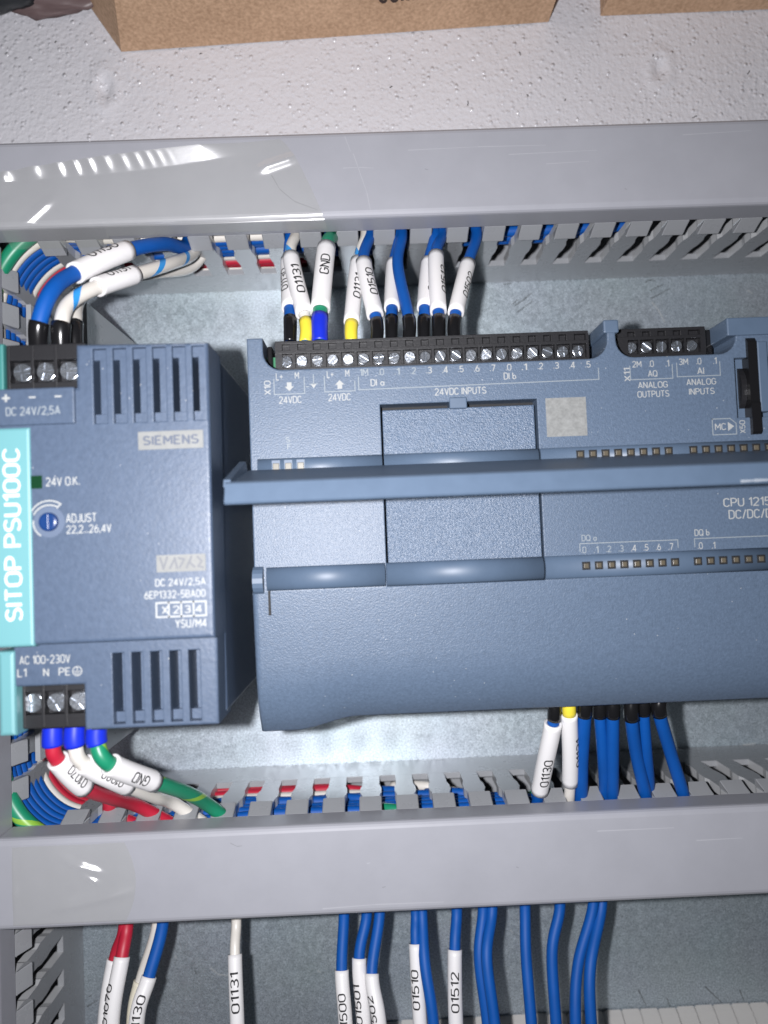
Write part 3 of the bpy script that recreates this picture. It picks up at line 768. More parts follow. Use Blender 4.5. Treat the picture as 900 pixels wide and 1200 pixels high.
ptxt('ANALOG', 80.2, 35.8, 1.6, 7.2); ptxt('INPUTS', 80.2, 33.5, 1.6, 6.2)
plines([[(63.2, 40.2), (63.2, 36.9), (73.4, 36.9), (73.4, 40.2)], [(74.5, 40.5), (74.5, 37.2), (84.9, 37.2), (84.9, 40.5)]])
plines([[(82.3, 26.7), (86.6, 26.7), (88.0, 25.5), (88.0, 22.9), (82.3, 22.9), (82.3, 26.7)]], w=0.22)
ptxt('MC', 84.2, 24.8, 1.7, 2.7)
bm = bmesh.new(); bm.faces.new([bm.verts.new(p) for p in ((86.0, 23.7, zt), (87.5, 24.8, zt), (86.0, 25.9, zt))]); obj('printed_arrows', bm, MT['ink'], plc, recalc=False)
ptxt('X50', 89.5, 24.6, 1.4, 3.1, math.pi/2)
obj('printed_patch', B(42.5, 52.2, 23.9, 33.2, ZP-0.2, ZP+0.03), MT['plaque_mottled'], plc)
ptxt('CPU 1215C', 90.4, 6.6, 2.2, 13.2); ptxt('DC/DC/DC', 90.9, 3.7, 2.2, 12.0)
ptxt('DQ a', 51.3, -0.5, 1.6, 3.6, m='ink_dim'); ptxt('DQ b', 78.3, -0.3, 1.6, 3.6)
for i in range(8): ptxt('.%d' % i, 49.9+2.97*i, -3.3, 1.6, 1.2, m='ink' if i > 3 else 'ink_dim')
ptxt('.0', 77.7, -3.4, 1.6, 1.2); ptxt('.1', 80.9, -3.4, 1.6, 0.9)
plines([[(49.0, -3.6), (49.0, -1.8), (72.4, -1.8), (72.4, -3.6)], [(76.4, -3.6), (76.4, -1.7), (98.0, -1.7)]])
ptxt('S', -19.2, 25.6, 1.3, 1.1, m='ink_dim'); ptxt('F', -18.9, 24.0, 1.2, 1.0, m='ink_dim')

# ================================================================== POWER SUPPLY
psu = thing('power_supply', 'grey power supply unit with teal side strip, vent slots and six large terminal screws', 'power supply', (-55, 4, 0))
obj('housing', B(-78.0, -33.4, -35.6, 43.7, 1.0, 86.0, bev=0.8), MT['psu'], psu)
slots = [rect(-56.9+4.12*k, -54.2+4.12*k, 27.4, 43.1) for k in range(6)]
bm = bmesh.new()
prism(bm, [(-78.6, -17.9), (-33.3, -17.9), (-32.9, 43.7), (-60.4, 44.2), (-60.5, 35.2), (-78.6, 35.2)], 84.0, 97.0, holes=slots, bev=0.8, steps=3, hbev=0.25)
obj('front_cover', bm, MT['psu'], psu)
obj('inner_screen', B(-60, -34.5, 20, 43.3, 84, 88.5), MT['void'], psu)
for k in range(6):
    x = -56.9+4.12*k
    obj('louvre', B(x+1.25, x+2.65, 29.4, 40.8, 85, 96.2), MT['psu'], psu)
    obj('louvre', B(x+0.02, x+2.68, 40.8, 43.0, 85, 96.1), MT['psu'], psu)
    obj('louvre', B(x+0.02, x+2.68, 27.45, 29.4, 85, 95.9), MT['psu'], psu)
low = [(-76.2, -36.2), (-60.6, -36.2)]
sl = [(-55.5, -53.2), (-51.5, -49.1), (-47.7, -45.0), (-43.4, -41.0), (-39.5, -36.7), (-35.6, -34.9)]
sl = [(-55.6+3.98*k, -53.2+3.98*k) for k in range(5)]+[(-35.7, -33.9)]
hol = [rect(a, b, -35.4, -20.6) for a, b in sl[:5]]
bm = bmesh.new(); prism(bm, [(-61.6, -36.3), (-33.7, -36.3), (-33.5, -17.0), (-76.2, -17.0), (-76.2, -26.8), (-61.6, -26.8)], 80, 93.6, holes=hol, bev=0.5)
obj('lower_cover', bm, MT['psu'], psu)
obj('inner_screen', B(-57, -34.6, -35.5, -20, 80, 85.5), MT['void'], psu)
for a, b in sl[:5]:
    obj('louvre', B(a+1.1, b-0.02, -33.2, -20.7, 82, 90.5), MT['psu'], psu)
    obj('louvre', B(a+0.02, b-0.02, -35.3, -33.2, 82, 91.6), MT['psu'], psu)
# teal strip
bm = bmesh.new(); prism(bm, rect(-79.2, -70.1, -18.1, 27.1), 84, 97.5, bev=0.6); strip = obj('accent_strip', bm, MT['teal'], psu)
bm = bmesh.new(); prism(bm, rect(-79.2, -75.7, -36.8, -19.2), 60, 94.2, bev=0.8); obj('accent_strip', bm, MT['teal'], psu)
bm = bmesh.new(); prism(bm, rect(-79.2, -77.3, 35.3, 46.0), 60, 93.0, bev=0.4); obj('accent_strip', bm, MT['teal_dark'], psu)
bm = bmesh.new(); flat_text(bm, 'SITOP PSU100C', -74.0, 5.0, 97.54, 3.7, 35.6, math.pi/2, 0.012)
obj('printed_text', bm, MT['ink_white'], strip, recalc=False)
obj('label_shelf', B(-78.8, -60.6, 27.5, 35.1, 90, 97.9, bev=0.3), MT['psu'], psu)
zs = 97.94
def stxt(s, x, y, h, w=None, rot=0.0, m='ink', z=97.04, bold=0.01, anchor='c'): return ptxt(s, x, y, h, w, rot, m, bold, z, anchor, psu)
stxt('+', -74.6, 33.2, 1.6, 1.6, z=zs); stxt('-', -69.2, 33.2, 0.35, 1.4, z=zs); stxt('-', -63.9, 33.2, 0.35, 1.4, z=zs)
stxt('DC 24V/2,5A', -69.1, 30.3, 2.0, 11.2, z=zs, m='ink_dim')
pl = obj('nameplate', B(-47.9, -34.4, 21.5, 25.3, 96.5, 97.15, bev=0.05), MT['plaque'], psu)
bm = bmesh.new(); flat_text(bm, 'SIEMENS', -41.1, 23.4, 97.19, 2.1, 11.6, 0, 0.06)
MT['ink_grey'] = mat('slate_print', (0.07, 0.085, 0.12), 0.6); obj('printed_text', bm, MT['ink_grey'], pl, recalc=False)
ld = obj('led_window', B(-70.6, -67.9, 14.3, 17.0, 96.6, 97.1), MT['led_green'], psu)
plines([[(-70.4, 14.2), (-70.4, 17.2)]], z=97.05, parent=psu)
stxt('24V O.K.', -67.2, 15.6, 1.9, 7.0, anchor='l')
bm = bmesh.new(); disc(bm, -66.6, 7.3, 3.2, 96.5, 97.06, 32)
obj('knob_recess', bm, mat('supply_shade_plastic', (0.085, 0.115, 0.175), 0.5), psu)
bm = bmesh.new(); disc(bm, -66.6, 7.3, 1.95, 96.5, 98.2, 28, bev=0.5); box(bm, -66.9, -66.3, 5.7, 8.9, 97.6, 98.45, bev=0.1)
obj('adjust_knob', bm, MT['knob'], psu)
bm = bmesh.new()
polyline(bm, arc(-66.6, 7.3, 3.3, 175, 235, 6), 97.08, 0.3)
polyline(bm, arc(-66.6, 7.5, 4.2, 165, 55, 10)+[(-64.9, 10.2)]+arc(-66.6, 7.2, 3.6, 60, 150, 8), 97.08, 0.3)
obj('printed_lines', bm, MT['ink'], psu, recalc=False)
stxt('ADJUST', -63.2, 7.9, 1.9, 6.2, anchor='l'); stxt('22,2...26,4V', -63.2, 5.5, 1.9, 9.3, anchor='l')
np_ = obj('nameplate', B(-44.8, -34.7, -4.0, -0.5, 96.6, 97.1), MT['plaque'], psu)
bm = bmesh.new()
for q in ([(-44.0, -1.1), (-43.4, -3.3), (-42.6, -1.0)], [(-42.0, -3.2), (-41.0, -1.2), (-40.6, -3.2)], [(-40.2, -1.2), (-39.1, -1.5), (-40.0, -3.1)], [(-38.6, -3.2), (-37.6, -1.0), (-38.0, -2.2), (-37.0, -3.1)], [(-36.3, -1.1), (-35.5, -2.0), (-36.2, -3.0), (-35.3, -3.3)]):
    polyline(bm, q, 97.13, 0.42)
obj('printed_symbol', bm, mat('faded_slate_print', (0.125, 0.132, 0.145), 0.6), np_, recalc=False)
stxt('DC 24V/2,5A', -34.8, -6.2, 1.7, 10.4, anchor='r', bold=0.02); stxt('6EP1332-5BA00', -34.9, -8.6, 1.7, 12.6, anchor='r', bold=0.02)
stxt('X 2 3 4', -39.9, -11.8, 1.7, 8.2, bold=0.02); stxt('YSU/M4', -34.9, -14.7, 1.8, 6.4, anchor='r', bold=0.02)
plines([[(-45.1, -10.3), (-34.9, -10.3), (-34.9, -13.2), (-45.1, -13.2), (-45.1, -10.3)]]+[[(-45.1+2.55*k, -10.3), (-45.1+2.55*k, -13.2)] for k in (1, 2, 3)], z=97.05, m='ink', w=0.35, parent=psu)
zl = 93.64
stxt('AC 100-230V', -69.6, -21.3, 1.9, 10.6, z=zl); stxt('L1', -74.4, -23.9, 1.8, 2.0, z=zl); stxt('N', -69.4, -24.0, 1.7, 1.3, z=zl); stxt('PE', -65.6, -24.0, 1.7, 2.4, z=zl)
bm = bmesh.new(); polyline(bm, arc(-62.9, -24.0, 0.95, 0, 360, 12), zl, 0.2)
polyline(bm, [(-62.9, -23.3), (-62.9, -24.1)], zl, 0.2); polyline(bm, [(-63.5, -24.1), (-62.3, -24.1)], zl, 0.2); polyline(bm, [(-63.2, -24.5), (-62.6, -24.5)], zl, 0.2)
obj('printed_symbol', bm, MT['ink'], psu, recalc=False)
def big_terminal(x0, x1, y0, y1, ztop, xs, sy):
    bm = bmesh.new(); box(bm, x0, x1, y0, y1, 60, ztop-2.2)
    box(bm, x0, x1, y0, sy-2.4, 70, ztop, bev=0.2); box(bm, x0, x1, sy+2.4, y1, 70, ztop, bev=0.2)
    for m_ in [x0+0.3]+[(a+b)/2 for a, b in zip(xs, xs[1:])]+[x1-0.3]: box(bm, m_-0.35, m_+0.35, y0+0.3, y1-0.2, 70, ztop+0.25, bev=0.1)
    t = obj('terminal_strip', bm, MT['black'], psu)
    for x in xs: shared('screw', SCR_BIG, t, (x, sy, ztop-0.9), random.uniform(0, math.pi), 0.08)
big_terminal(-77.2, -60.6, 35.2, 46.0, 91.5, [-74.3, -69.3, -64.3], 40.2)
big_terminal(-75.8, -61.4, -36.3, -26.7, 90.5, [-74.0, -69.0, -64.2], -31.0)

# ================================================================== WIRES
def pt(p): return U(p[0], p[1], p[2]) if len(p) == 3 else Vector(p[:3])     # 4-tuples are plain world mm
def wire(label, colour, ctrl, r=1.55, ferrule=None, rf=1.75, sleeve=None, group=None, sub=10):
    """ctrl = path points; ferrule: colour of the collar on its first leg; sleeve=(t0, t1, text, roll, flip, radius, (h, len), material)"""
    pts = [pt(p) for p in ctrl]
    for p in pts[2:-1]: p += Vector((random.uniform(-0.25, 0.25), random.uniform(-0.2, 0.2), random.uniform(-0.4, 0.4)))
    path = catmull(pts, sub); fr = frames(path)
    t = thing('wire', label, 'wire', pts[0], group)
    bm = bmesh.new()
    tube(bm, fr, r, 14); mats = MT[colour]
    obj('insulation', bm, mats, t, recalc=False)
    if ferrule:
        f2 = fr[:sub+1]
        bm = bmesh.new(); tube(bm, f2, lambda q: rf*(0.95+0.07*q), 14); obj('ferrule', bm, MT[ferrule], t, recalc=False)
    if sleeve:
        t0, t1, s, roll, flip, rs, dims = sleeve[:7]
        m_ = sleeve[7] if len(sleeve) > 7 else 'sleeve'
        seg = fr[int(round(t0*sub)):int(round(t1*sub))+1]
        bm = bmesh.new(); tube(bm, seg, rs, 16, caps=True, hollow=r*1.02)
        so = obj('marker_sleeve', bm, MT[m_], t, recalc=False)
        if s:
            b2 = wrap_text(s, seg, rs, dims[0], dims[1], dims[2] if len(dims) > 2 else 0.5, flip, roll)
            obj('printed_text', b2, MT['ink_black'], so, recalc=False)
    return t
G1 = 'wires on the top row of controller terminals'
def up(u0, vf, us, vs, ug, vg=275, z0=63.0, zs=50.0):
    """terminal (u0) -> end of collar (vf) -> sleeve end (us, vs) -> duct slot (ug)"""
    g = U(ug, vg, 43.0)
    return [(u0, 402, z0), (u0, vf, z0-2.5), (us, vs, zs), (ug, vg, 43.0), (g.x, 96.0, 38.0, 0), (g.x+6, 99, 36.0, 0)]
wire('blue wire with white sleeve and black collar, leftmost on the top controller terminals', 'blue', up(340, 373, 337, 312, 340, z0=61, zs=47), ferrule='black_gloss', sleeve=(1.25, 2.2, '01130', 0.5, False, 2.2, (2.3, 9.5)), group=G1)
wire('striped white and blue wire, sleeve 01131 leaning left, yellow collar by blue collar', 'wb', up(358, 375, 340, 300, 346), r=1.5, ferrule='ferrule_yellow', rf=1.7, sleeve=(1.12, 2.05, '01131', -0.35, False, 2.3, (2.4, 10.5)), group=G1)
wire('green wire with sleeve marked GND above the single blue collar', 'green', up(375, 370, 383, 290, 389), r=1.9, ferrule='ferrule_blue', rf=2.2, sleeve=(1.06, 2.05, 'GND', -0.15, False, 2.55, (2.7, 7.0, 0.6)), group=G1)
wire('white sleeved wire with yellow collar, marked 01131, partly behind the sleeve marked 01510', 'wb', up(412, 378, 420, 305, 428, z0=62, zs=48), r=1.4, ferrule='ferrule_yellow', rf=1.7, sleeve=(1.05, 2.0, '01131', -0.45, False, 2.1, (2.3, 9.5)), group=G1)
wire('blue wire with sleeve marked 01510 leaning left, black collar right of the yellow collar', 'blue', up(441, 376, 427, 308, 432), ferrule='black_gloss', sleeve=(1.1, 1.98, '01510', -0.5, False, 2.25, (2.4, 10.0, 0.52)), group=G1)
wire('blue wire with short white sleeve mostly hidden behind the bare blue wire', 'blue', up(459, 373, 462, 312, 468, z0=61, zs=46), ferrule='black_gloss', sleeve=(1.15, 2.1, '', 0, False, 2.1, (2.3, 9.5)), group=G1)
wire('bare blue wire without sleeve between the top row sleeves', 'blue', up(479, 373, 467, 310, 471), ferrule='black_gloss', group=G1)
wire('blue wire with sleeve half hidden behind its right neighbour, marked 0151', 'blue', up(497, 373, 501, 310, 510, z0=61, zs=47), ferrule='black_gloss', sleeve=(1.2, 2.1, '01511', -0.7, False, 2.1, (2.3, 9.5)), group=G1)
wire('blue wire with upright white sleeve, marking turned right, second from right in top row', 'blue', up(514, 372, 511, 298, 518), ferrule='black_gloss', sleeve=(1.12, 2.0, '01512', -0.95, False, 2.2, (2.3, 10)), group=G1)
wire('blue wire with sleeve leaning right, rightmost of the top row', 'blue', up(533, 373, 549, 308, 559), ferrule='black_gloss', sleeve=(1.12, 2.0, '01502', -0.75, False, 2.15, (2.3, 9.5)), group=G1)

G2 = 'wires on the power supply'
wire('thick blue wire arching from the power supply top, sleeve marked 01130', 'blue', [(45, 412, 84), (46, 378, 86), (62, 342, 84), (88, 321, 78), (150, 294, 66), (192, 287, 54), (218, 289, 42), (-47, 96, 38, 0), (-40, 99, 37, 0)], r=1.85, ferrule='black_gloss', rf=2.2, sleeve=(2.95, 4.0, '01130', 0.55, False, 2.55, (2.8, 9.0, 0.55)), group=G2)
wire('white wire with light blue stripe from the power supply top, sleeve marked 01131', 'wb', [(72, 412, 84), (72, 380, 85), (82, 354, 82), (112, 336, 76), (160, 323, 66), (200, 308, 54), (226, 297, 40), (-46, 94, 34, 0), (-36, 97, 33, 0)], r=1.7, ferrule='black_gloss', rf=2.2, sleeve=(2.95, 4.0, '01131', 0.5, False, 2.35, (2.4, 7.0, 0.55)), group=G2)
wire('short white wire on the rightmost top terminal of the power supply, behind its striped neighbour', 'white_wire', [(88, 412, 80), (88, 380, 79), (92, 350, 70), (120, 330, 58), (180, 320, 46), (225, 312, 32), (-44, 95, 28, 0)], r=1.6, ferrule='black_gloss', rf=1.9, group=G2)
wire('red wire leaving the power supply bottom through a white sleeve on a blue collar', 'red', [(62, 846, 80), (62, 873, 80), (68, 890, 79), (98, 922, 72), (130, 934, 60), (165, 946, 46), (-52, -80, 38, 0), (-44, -84, 36, 0)], r=1.75, ferrule='ferrule_blue', rf=2.35, sleeve=(2.0, 3.0, '01070', 0.9, True, 2.5, (2.3, 6.5)), group=G2)
wire('white wire leaving the power supply bottom through the middle blue collar', 'white_wire', [(88, 846, 80), (88, 873, 80), (98, 896, 78), (140, 918, 70), (180, 934, 56), (205, 944, 46), (-44, -80, 38, 0), (-36, -84, 36, 0)], r=1.7, ferrule='ferrule_blue', rf=2.35, sleeve=(2.0, 3.2, '01080', 0.6, True, 2.4, (2.2, 6.5)), group=G2)
wire('green and yellow earth wire from the power supply bottom, sleeve marked GND', 'gy', [(114, 846, 80), (114, 872, 80), (128, 896, 79), (180, 916, 68), (222, 930, 56), (250, 946, 46), (-37, -80, 40, 0), (-30, -84, 38, 0)], r=1.85, ferrule='ferrule_blue', rf=2.35, sleeve=(2.05, 3.0, 'GND', 0.35, True, 2.6, (2.7, 5.0, 0.55)), group=G2)
wire('short red wire dipping into a slot below the power supply', 'red', [(118, 915, 42), (128, 938, 42), (132, 955, 40), (-66, -78, 36, 0), (-58, -84, 34, 0)], r=1.9, group=G2)

G3 = 'wires from the bottom row of controller terminals'
def dn(u0, vf, um, vm, ug, vg=938, z0=58.0):
    g = U(ug, vg, 43.0)
    return [(u0, 818, z0+1), (u0, vf, z0), (um, vm, 51.0), (ug, vg, 43.0), (g.x, -79.0, 38.0, 0), (g.x+3, -84, 34, 0)]
wire('blue wire with white sleeve marked 01130 under the controller, leftmost of the bottom row', 'blue', dn(649, 843, 638, 900, 629, 942), ferrule='black_gloss', sleeve=(1.12, 2.55, '01130', 0.1, True, 2.3, (2.5, 9.6, 0.62)), group=G3)
wire('white wire with yellow collar and white sleeve under the controller', 'white_wire', dn(667, 837, 668, 892, 667, 940), r=1.45, ferrule='ferrule_yellow', sleeve=(1.05, 2.5, '01131', 1.0, True, 2.15, (2.4, 9.6)), group=G3)
wire('straight bare blue wire beside the white sleeve with yellow collar', 'blue', dn(685, 838, 683, 890, 680), r=1.75, ferrule='black_gloss', rf=1.95, group=G3)
wire('blue wire third from the white sleeve, reaching less deep behind its neighbour', 'blue', dn(703, 839, 706, 885, 709, 930, 56), ferrule='black_gloss', rf=1.95, group=G3)
wire('straight blue wire in the middle of the bare bottom row wires', 'blue', dn(718, 839, 718, 890, 718), r=1.7, ferrule='black_gloss', rf=1.95, group=G3)
wire('blue wire slanting right across the one behind it, second from right below the controller', 'blue', dn(740, 842, 747, 886, 757), r=1.7, ferrule='black_gloss', rf=1.95, group=G3)
wire('blue wire half hidden behind the slanting wire below the controller', 'blue', dn(754, 836, 757, 880, 761, 925, 56), ferrule='black_gloss', rf=1.95, group=G3)
wire('blue wire slanting furthest right, rightmost below the controller', 'blue', dn(773, 837, 787, 884, 802), r=1.7, ferrule='black_gloss', rf=1.95, group=G3)

G4 = 'wires dropping from the lower duct to the terminal row'
def drop(us, vs, um, vm, ue, z=40.0):
    s = U(us, vs, 36.0); e = U(ue, 1200, z+4)
    return [(s.x-1, -82, 32, 0), (s.x, -92.0, 35.0, 0), (us, vs, 36.0), (um, vm, z), (ue, 1200, z+4), (e.x+0.3, -150, z+6, 0), (e.x+0.3, -178, z+2, 0)]
wire('red wire with sleeve marked 01070 hanging at lower left', 'red', drop(150, 1085, 142, 1121, 131), r=1.75, sleeve=(3.0, 4.2, '01070', -0.8, True, 2.15, (2.3, 9.6, 0.55)), group=G4)
wire('white sleeved wire tucked left of the red wire with sleeve 01070', 'red', drop(146, 1087, 134, 1125, 123, 36), r=1.5, sleeve=(3.0, 4.2, '01070', 0.5, True, 2.0, (2.3, 9.6, 0.55)), group=G4)
wire('blue wire with sleeve marked 01130 hanging beside the red wire', 'blue', drop(190, 1085, 174, 1144, 161), r=1.7, sleeve=(3.0, 4.2, '01130', 0.1, True, 2.1, (2.4, 9.6, 0.6)), group=G4)
wire('cream sleeved wire just behind the hanging 01130 sleeve', 'white_wire', drop(184, 1087, 164, 1150, 155, 35), r=1.4, sleeve=(2.95, 4.2, '', 0, True, 1.8, (2, 9), 'cream'), group=G4)
wire('thin white wire with sleeve marked 01131 hanging alone at lower left', 'white_wire', drop(277, 1080, 276, 1119, 279), r=1.4, sleeve=(3.0, 4.2, '01131', 0.0, True, 1.95, (2.4, 9.6, 0.42)), group=G4)
wire('blue wire with sleeve marked 01500 hanging left of the crossing pair', 'blue', drop(404, 1072, 401, 1136, 404), sleeve=(3.0, 4.2, '01500', -0.2, True, 1.95, (2.3, 9.6, 0.62)), group=G4)
wire('blue wire with sleeve marked 01501, left of the crossing pair of sleeves', 'blue', drop(430, 1072, 420, 1122, 426), sleeve=(3.0, 4.2, '01501', -0.65, True, 2.0, (2.3, 9.6, 0.55)), group=G4)
wire('blue wire with sleeve marked 01502, right of the crossing pair of sleeves', 'blue', drop(445, 1072, 435, 1141, 444, 43), sleeve=(3.0, 4.2, '01502', -0.75, True, 1.95, (2.3, 9.6, 0.62)), group=G4)
wire('blue wire with sleeve marked 01510 hanging behind a bare blue wire', 'blue', drop(486, 1070, 486, 1106, 493), r=1.4, sleeve=(3.0, 4.1, '01510', -0.45, True, 1.9, (2.3, 9.6, 0.5)), group=G4)
wire('bare blue wire crossing in front of the sleeve marked 01510', 'blue', drop(494, 1070, 499, 1130, 507, 43), group=G4)
wire('blue wire with sleeve marked 01512 hanging alone in the middle', 'blue', drop(535, 1067, 533, 1113, 535), sleeve=(3.0, 4.1, '01512', -0.1, True, 2.0, (2.4, 9.8, 0.5)), group=G4)
wire('bare blue wire, left one of the touching pair right of sleeve 01512', 'blue', drop(566, 1066, 562, 1120, 571), group=G4)
wire('bare blue wire, right one of the touching pair right of sleeve 01512', 'blue', drop(577, 1066, 571, 1120, 580, 43), group=G4)
wire('single bare blue wire hanging between the two touching pairs, left of the two singles', 'blue', drop(616, 1063, 616, 1120, 622), group=G4)
wire('single bare blue wire hanging just left of the last touching pair', 'blue', drop(656, 1062, 648, 1115, 651), group=G4)
wire('left wire of the rightmost touching blue pair', 'blue', drop(694, 1060, 677, 1130, 674), group=G4)
wire('right wire of the rightmost touching blue pair', 'blue', drop(706, 1060, 692, 1130, 694, 43), group=G4)

# wires lying inside the ducts, seen through the slots and at the two open corners
def lay(label, colour, pts, r=1.6, group=None):
    bm = bmesh.new(); fr = frames(catmull([Vector(p) for p in pts], 8))
    tube(bm, fr, r, 12); mats = MT[colour]
    o = obj('wire', bm, mats, None, recalc=False); tag(o, label, 'wire', group); return o
GU = 'wires bundled in the upper left duct corner'
up_stack = [('gy', 45.0), ('white_wire', 41.2), ('blue', 38.2), ('blue', 35.1), ('blue', 32.0), ('blue', 28.9), ('white_wire', 26.0), ('red', 22.8), ('red', 19.6), ('white_wire', 16.4)]
names_u = {'gy': 'green and yellow wire on top of the bundle turning the upper left duct corner', 'blue': 'blue wire stacked in the bundle turning the upper left duct corner', 'red': 'red wire low in the bundle turning the upper left duct corner'}
for i, (c, z) in enumerate(up_stack):
    lab = names_u.get(c) or ('white wire near the top of the bundle at the upper left duct corner' if i < 3 else ('white wire just above the red one in the upper left corner bundle' if i < 8 else 'white wire lowest in the upper left corner bundle'))
    r = 2.2 if c == 'gy' else 1.62
    xe = {2: 84, 3: 76, 4: 60, 5: 12}.get(i, random.uniform(-30, 0))
    j = lambda: random.uniform(-0.5, 0.5)
    if c == 'gy': lay(lab, c, [(-102.6, 20, z), (-102.4, 55, z), (-102.2, 73, z), (-97.5, 84, z), (-88, 91.5, z), (-76, 97, z-3), (-60, 101, z-6)], r); continue
    lay(lab, c, [(-102.6+j(), 20, z+j()), (-102.4, 55, z+j()), (-102.2, 73, z), (-97.5, 84, z), (-88, 90.2, z), (-74, 90.8+j(), z-2+j()), (-52, 91.0+j(), z-5+2*j()), (-20, 90.9+j(), z-4.5+2*j()), ((xe-20)/2, 90.9+j(), z-5+2*j()), (xe, 91.5, z-4.5+2*j())], r, GU if c in ('blue', 'red') else None)
GL = 'wires bundled in the lower left duct corner'
lo_stack = [('gy', 45.5), ('blue', 41.6), ('blue', 38.6), ('blue', 35.4), ('blue', 32.2), ('blue', 29.0), ('white_wire', 25.6), ('red', 22.2), ('red', 18.8)]
names_l = {'gy': 'green and yellow wire on top of the bundle turning the lower left duct corner', 'blue': 'blue wire stacked in the bundle turning the lower left duct corner', 'white_wire': 'white wire under the blue bundle at the lower left duct corner', 'red': 'red wire at the bottom of the lower left corner bundle'}
for i, (c, z) in enumerate(lo_stack):
    r = 2.3 if c == 'gy' else 1.6
    xe = {0: 60, 1: 78, 2: 72, 3: 50, 4: 40, 5: 30, 6: 6, 7: -2, 8: -12}[i]
    j = lambda: random.uniform(-0.5, 0.5)
    w = 2.4
    if c == 'gy': lay(names_l[c], c, [(-102.4, -10, z), (-102.4, -45, z), (-102.0, -58, z), (-97.6, -69, z), (-88, -76.5, z), (-76, -82, z-3), (-60, -86, z-6)], r); continue
    lay(names_l[c], c, [(-102.4, -10, z), (-102.4+j(), -45, z), (-102.0, -58, z), (-97.6, -69, z), (-88, -75.0, z), (-70, -75.2+j(), z-2+w*j()), (-45, -75.1+j(), z-5+w*j()), (-25, -75.1+j(), z-5+w*j()), ((xe-25)/2, -75.1+j(), z-5+w*j()), (xe, -76, z-5+w*j())], r, GL if c in ('blue', 'red') else None)
# short pieces that cross behind single slots of the lower duct
for i, (x, c, z) in enumerate([(-8, 'blue', 27), (4, 'blue', 22), (2, 'green', 37), (12, 'white_wire', 18), (52, 'green', 32), (22, 'blue', 26)]):
    lay({'blue': 'short blue wire slanting behind the lower duct slots near the bright glare', 'green': 'green wire glimpsed through the lower duct slots', 'white_wire': 'short white wire glimpsed through a slot near the bright glare'}[c], c,
        [(x-9, -75.5, z-4), (x-2, -74.3, z), (x+4, -74.6, z+2), (x+12, -77, z+1)], 1.5, 'short wire ends behind the lower duct slots')

# ================================================================== TERMINAL ROW along the bottom edge
prof = [(-48, 0.3), (0, 0.3), (-1.2, 2.0), (-4.5, 6), (-9.0, 14), (-12.0, 24), (-14, 36), (-16, 41.5), (-16, 38), (-24, 38), (-24, 46.2), (-48, 46.2)]
bm = bmesh.new(); extrude(bm, prof, 'X', -2.95, 2.85)
bmesh.ops.bevel(bm, geom=[e for e in bm.edges if abs(e.verts[0].co.x-e.verts[1].co.x) < 0.01 and max(v.co.y for v in e.verts) > -14 and max(v.co.z for v in e.verts) > 1], offset=0.3, segments=2, affect='EDGES')
TBM = finish(bm, MT['block'], name='terminal_block')
YT = U(700, 1188, 2).y
for k in range(24):
    o = shared('terminal_block', TBM, None, (-6+6.0*k, YT+random.uniform(-0.25, 0.25), 0.2))
    tag(o, 'slim grey terminal block in the row along the bottom edge of the photo', 'terminal block', 'terminal blocks along the bottom edge')

# ================================================================== TAPE, FOAM, BOXES, BAGS
def tape(label, fn, nu, nv):
    bm = bmesh.new(); g = [[bm.verts.new(fn(i/nu, j/nv)) for j in range(nv+1)] for i in range(nu+1)]
    for i in range(nu):
        for j in range(nv):
            f = bm.faces.new((g[i][j], g[i+1][j], g[i+1][j+1], g[i][j+1])); f.smooth = True
    o = obj('adhesive_tape', bm, MT['tape'], None); tag(o, label, 'tape'); return o
def ridge_z(x, y, a, b, h, w):
    """height of a soft crease that runs from a to b"""
    a, b = Vector(a[:2]), Vector(b[:2]); t = b-a; q = max(0.0, min(1.0, (Vector((x, y))-a).dot(t)/t.length_squared))
    dd = (Vector((x, y))-(a+t*q)).length
    return h*math.exp(-(dd/w)**2)*min(1, 4*q*(1-q)+0.25)
FA, FB = U(20, 272, 57), U(66, 230, 57)
FC, FD = U(300, 201, 57), U(352, 183, 57)
def tape_u(u, v):
    """v = 0 at the wrinkled upper edge, 1 over the lid's front lip"""
    v = v**1.5
    x = -94.6+(74+12*v**0.7)*u
    top = 100.6+7.6*u**0.8
    y = top+(83.9-top)*v
    dtop = top-y                                   # mm below the upper edge
    wl = 2.2+1.8*max(0, math.sin(u*math.pi))       # width of the lifted edge
    lift = max(0.0, 1-dtop/wl)
    fade = max(0.0, 1-max(0, u-0.72)/0.18)
    z = 57.14+lift*wl*0.52*fade
    osc = 0.42*math.sin(2*math.pi*(u*8+u*u*15)+0.9*math.sin(u*23))*max(0, 1-u/0.62)
    z += osc*math.exp(-((dtop-1.2)/2.2)**2)+abs(osc)*0.3*math.exp(-(dtop/3)**2)
    z += ridge_z(x, y, FA, FB, 0.95, 1.3)+ridge_z(x, y, FC, FD, 1.1, 1.3)
    z += max(0, 1-u/0.07)*0.5*(v < 0.5)*abs(math.sin(v*9))
    z += 0.05*noise.noise(Vector((x*0.12, y*0.2, 3)))+0.05
    if y < 87.2:
        z -= (87.2-y)*2.2
        if u > 0.32: z = max(z, 56.2)
        if u < 0.32: y -= 0.2
    return Vector((x, y, z))
tape('strip of clear tape with a wrinkled shiny edge on the upper duct lid', tape_u, 220, 60)
TLR = [(U(72, 1004, 57), U(122, 1024, 57), 0.8, 1.0), (U(58, 1066, 57), U(158, 1043, 57), 1.0, 1.3), (U(96, 1022, 57), U(118, 1036, 57), 0.7, 0.9), (U(16, 1000, 57), U(20, 1080, 57), 0.5, 0.7)]
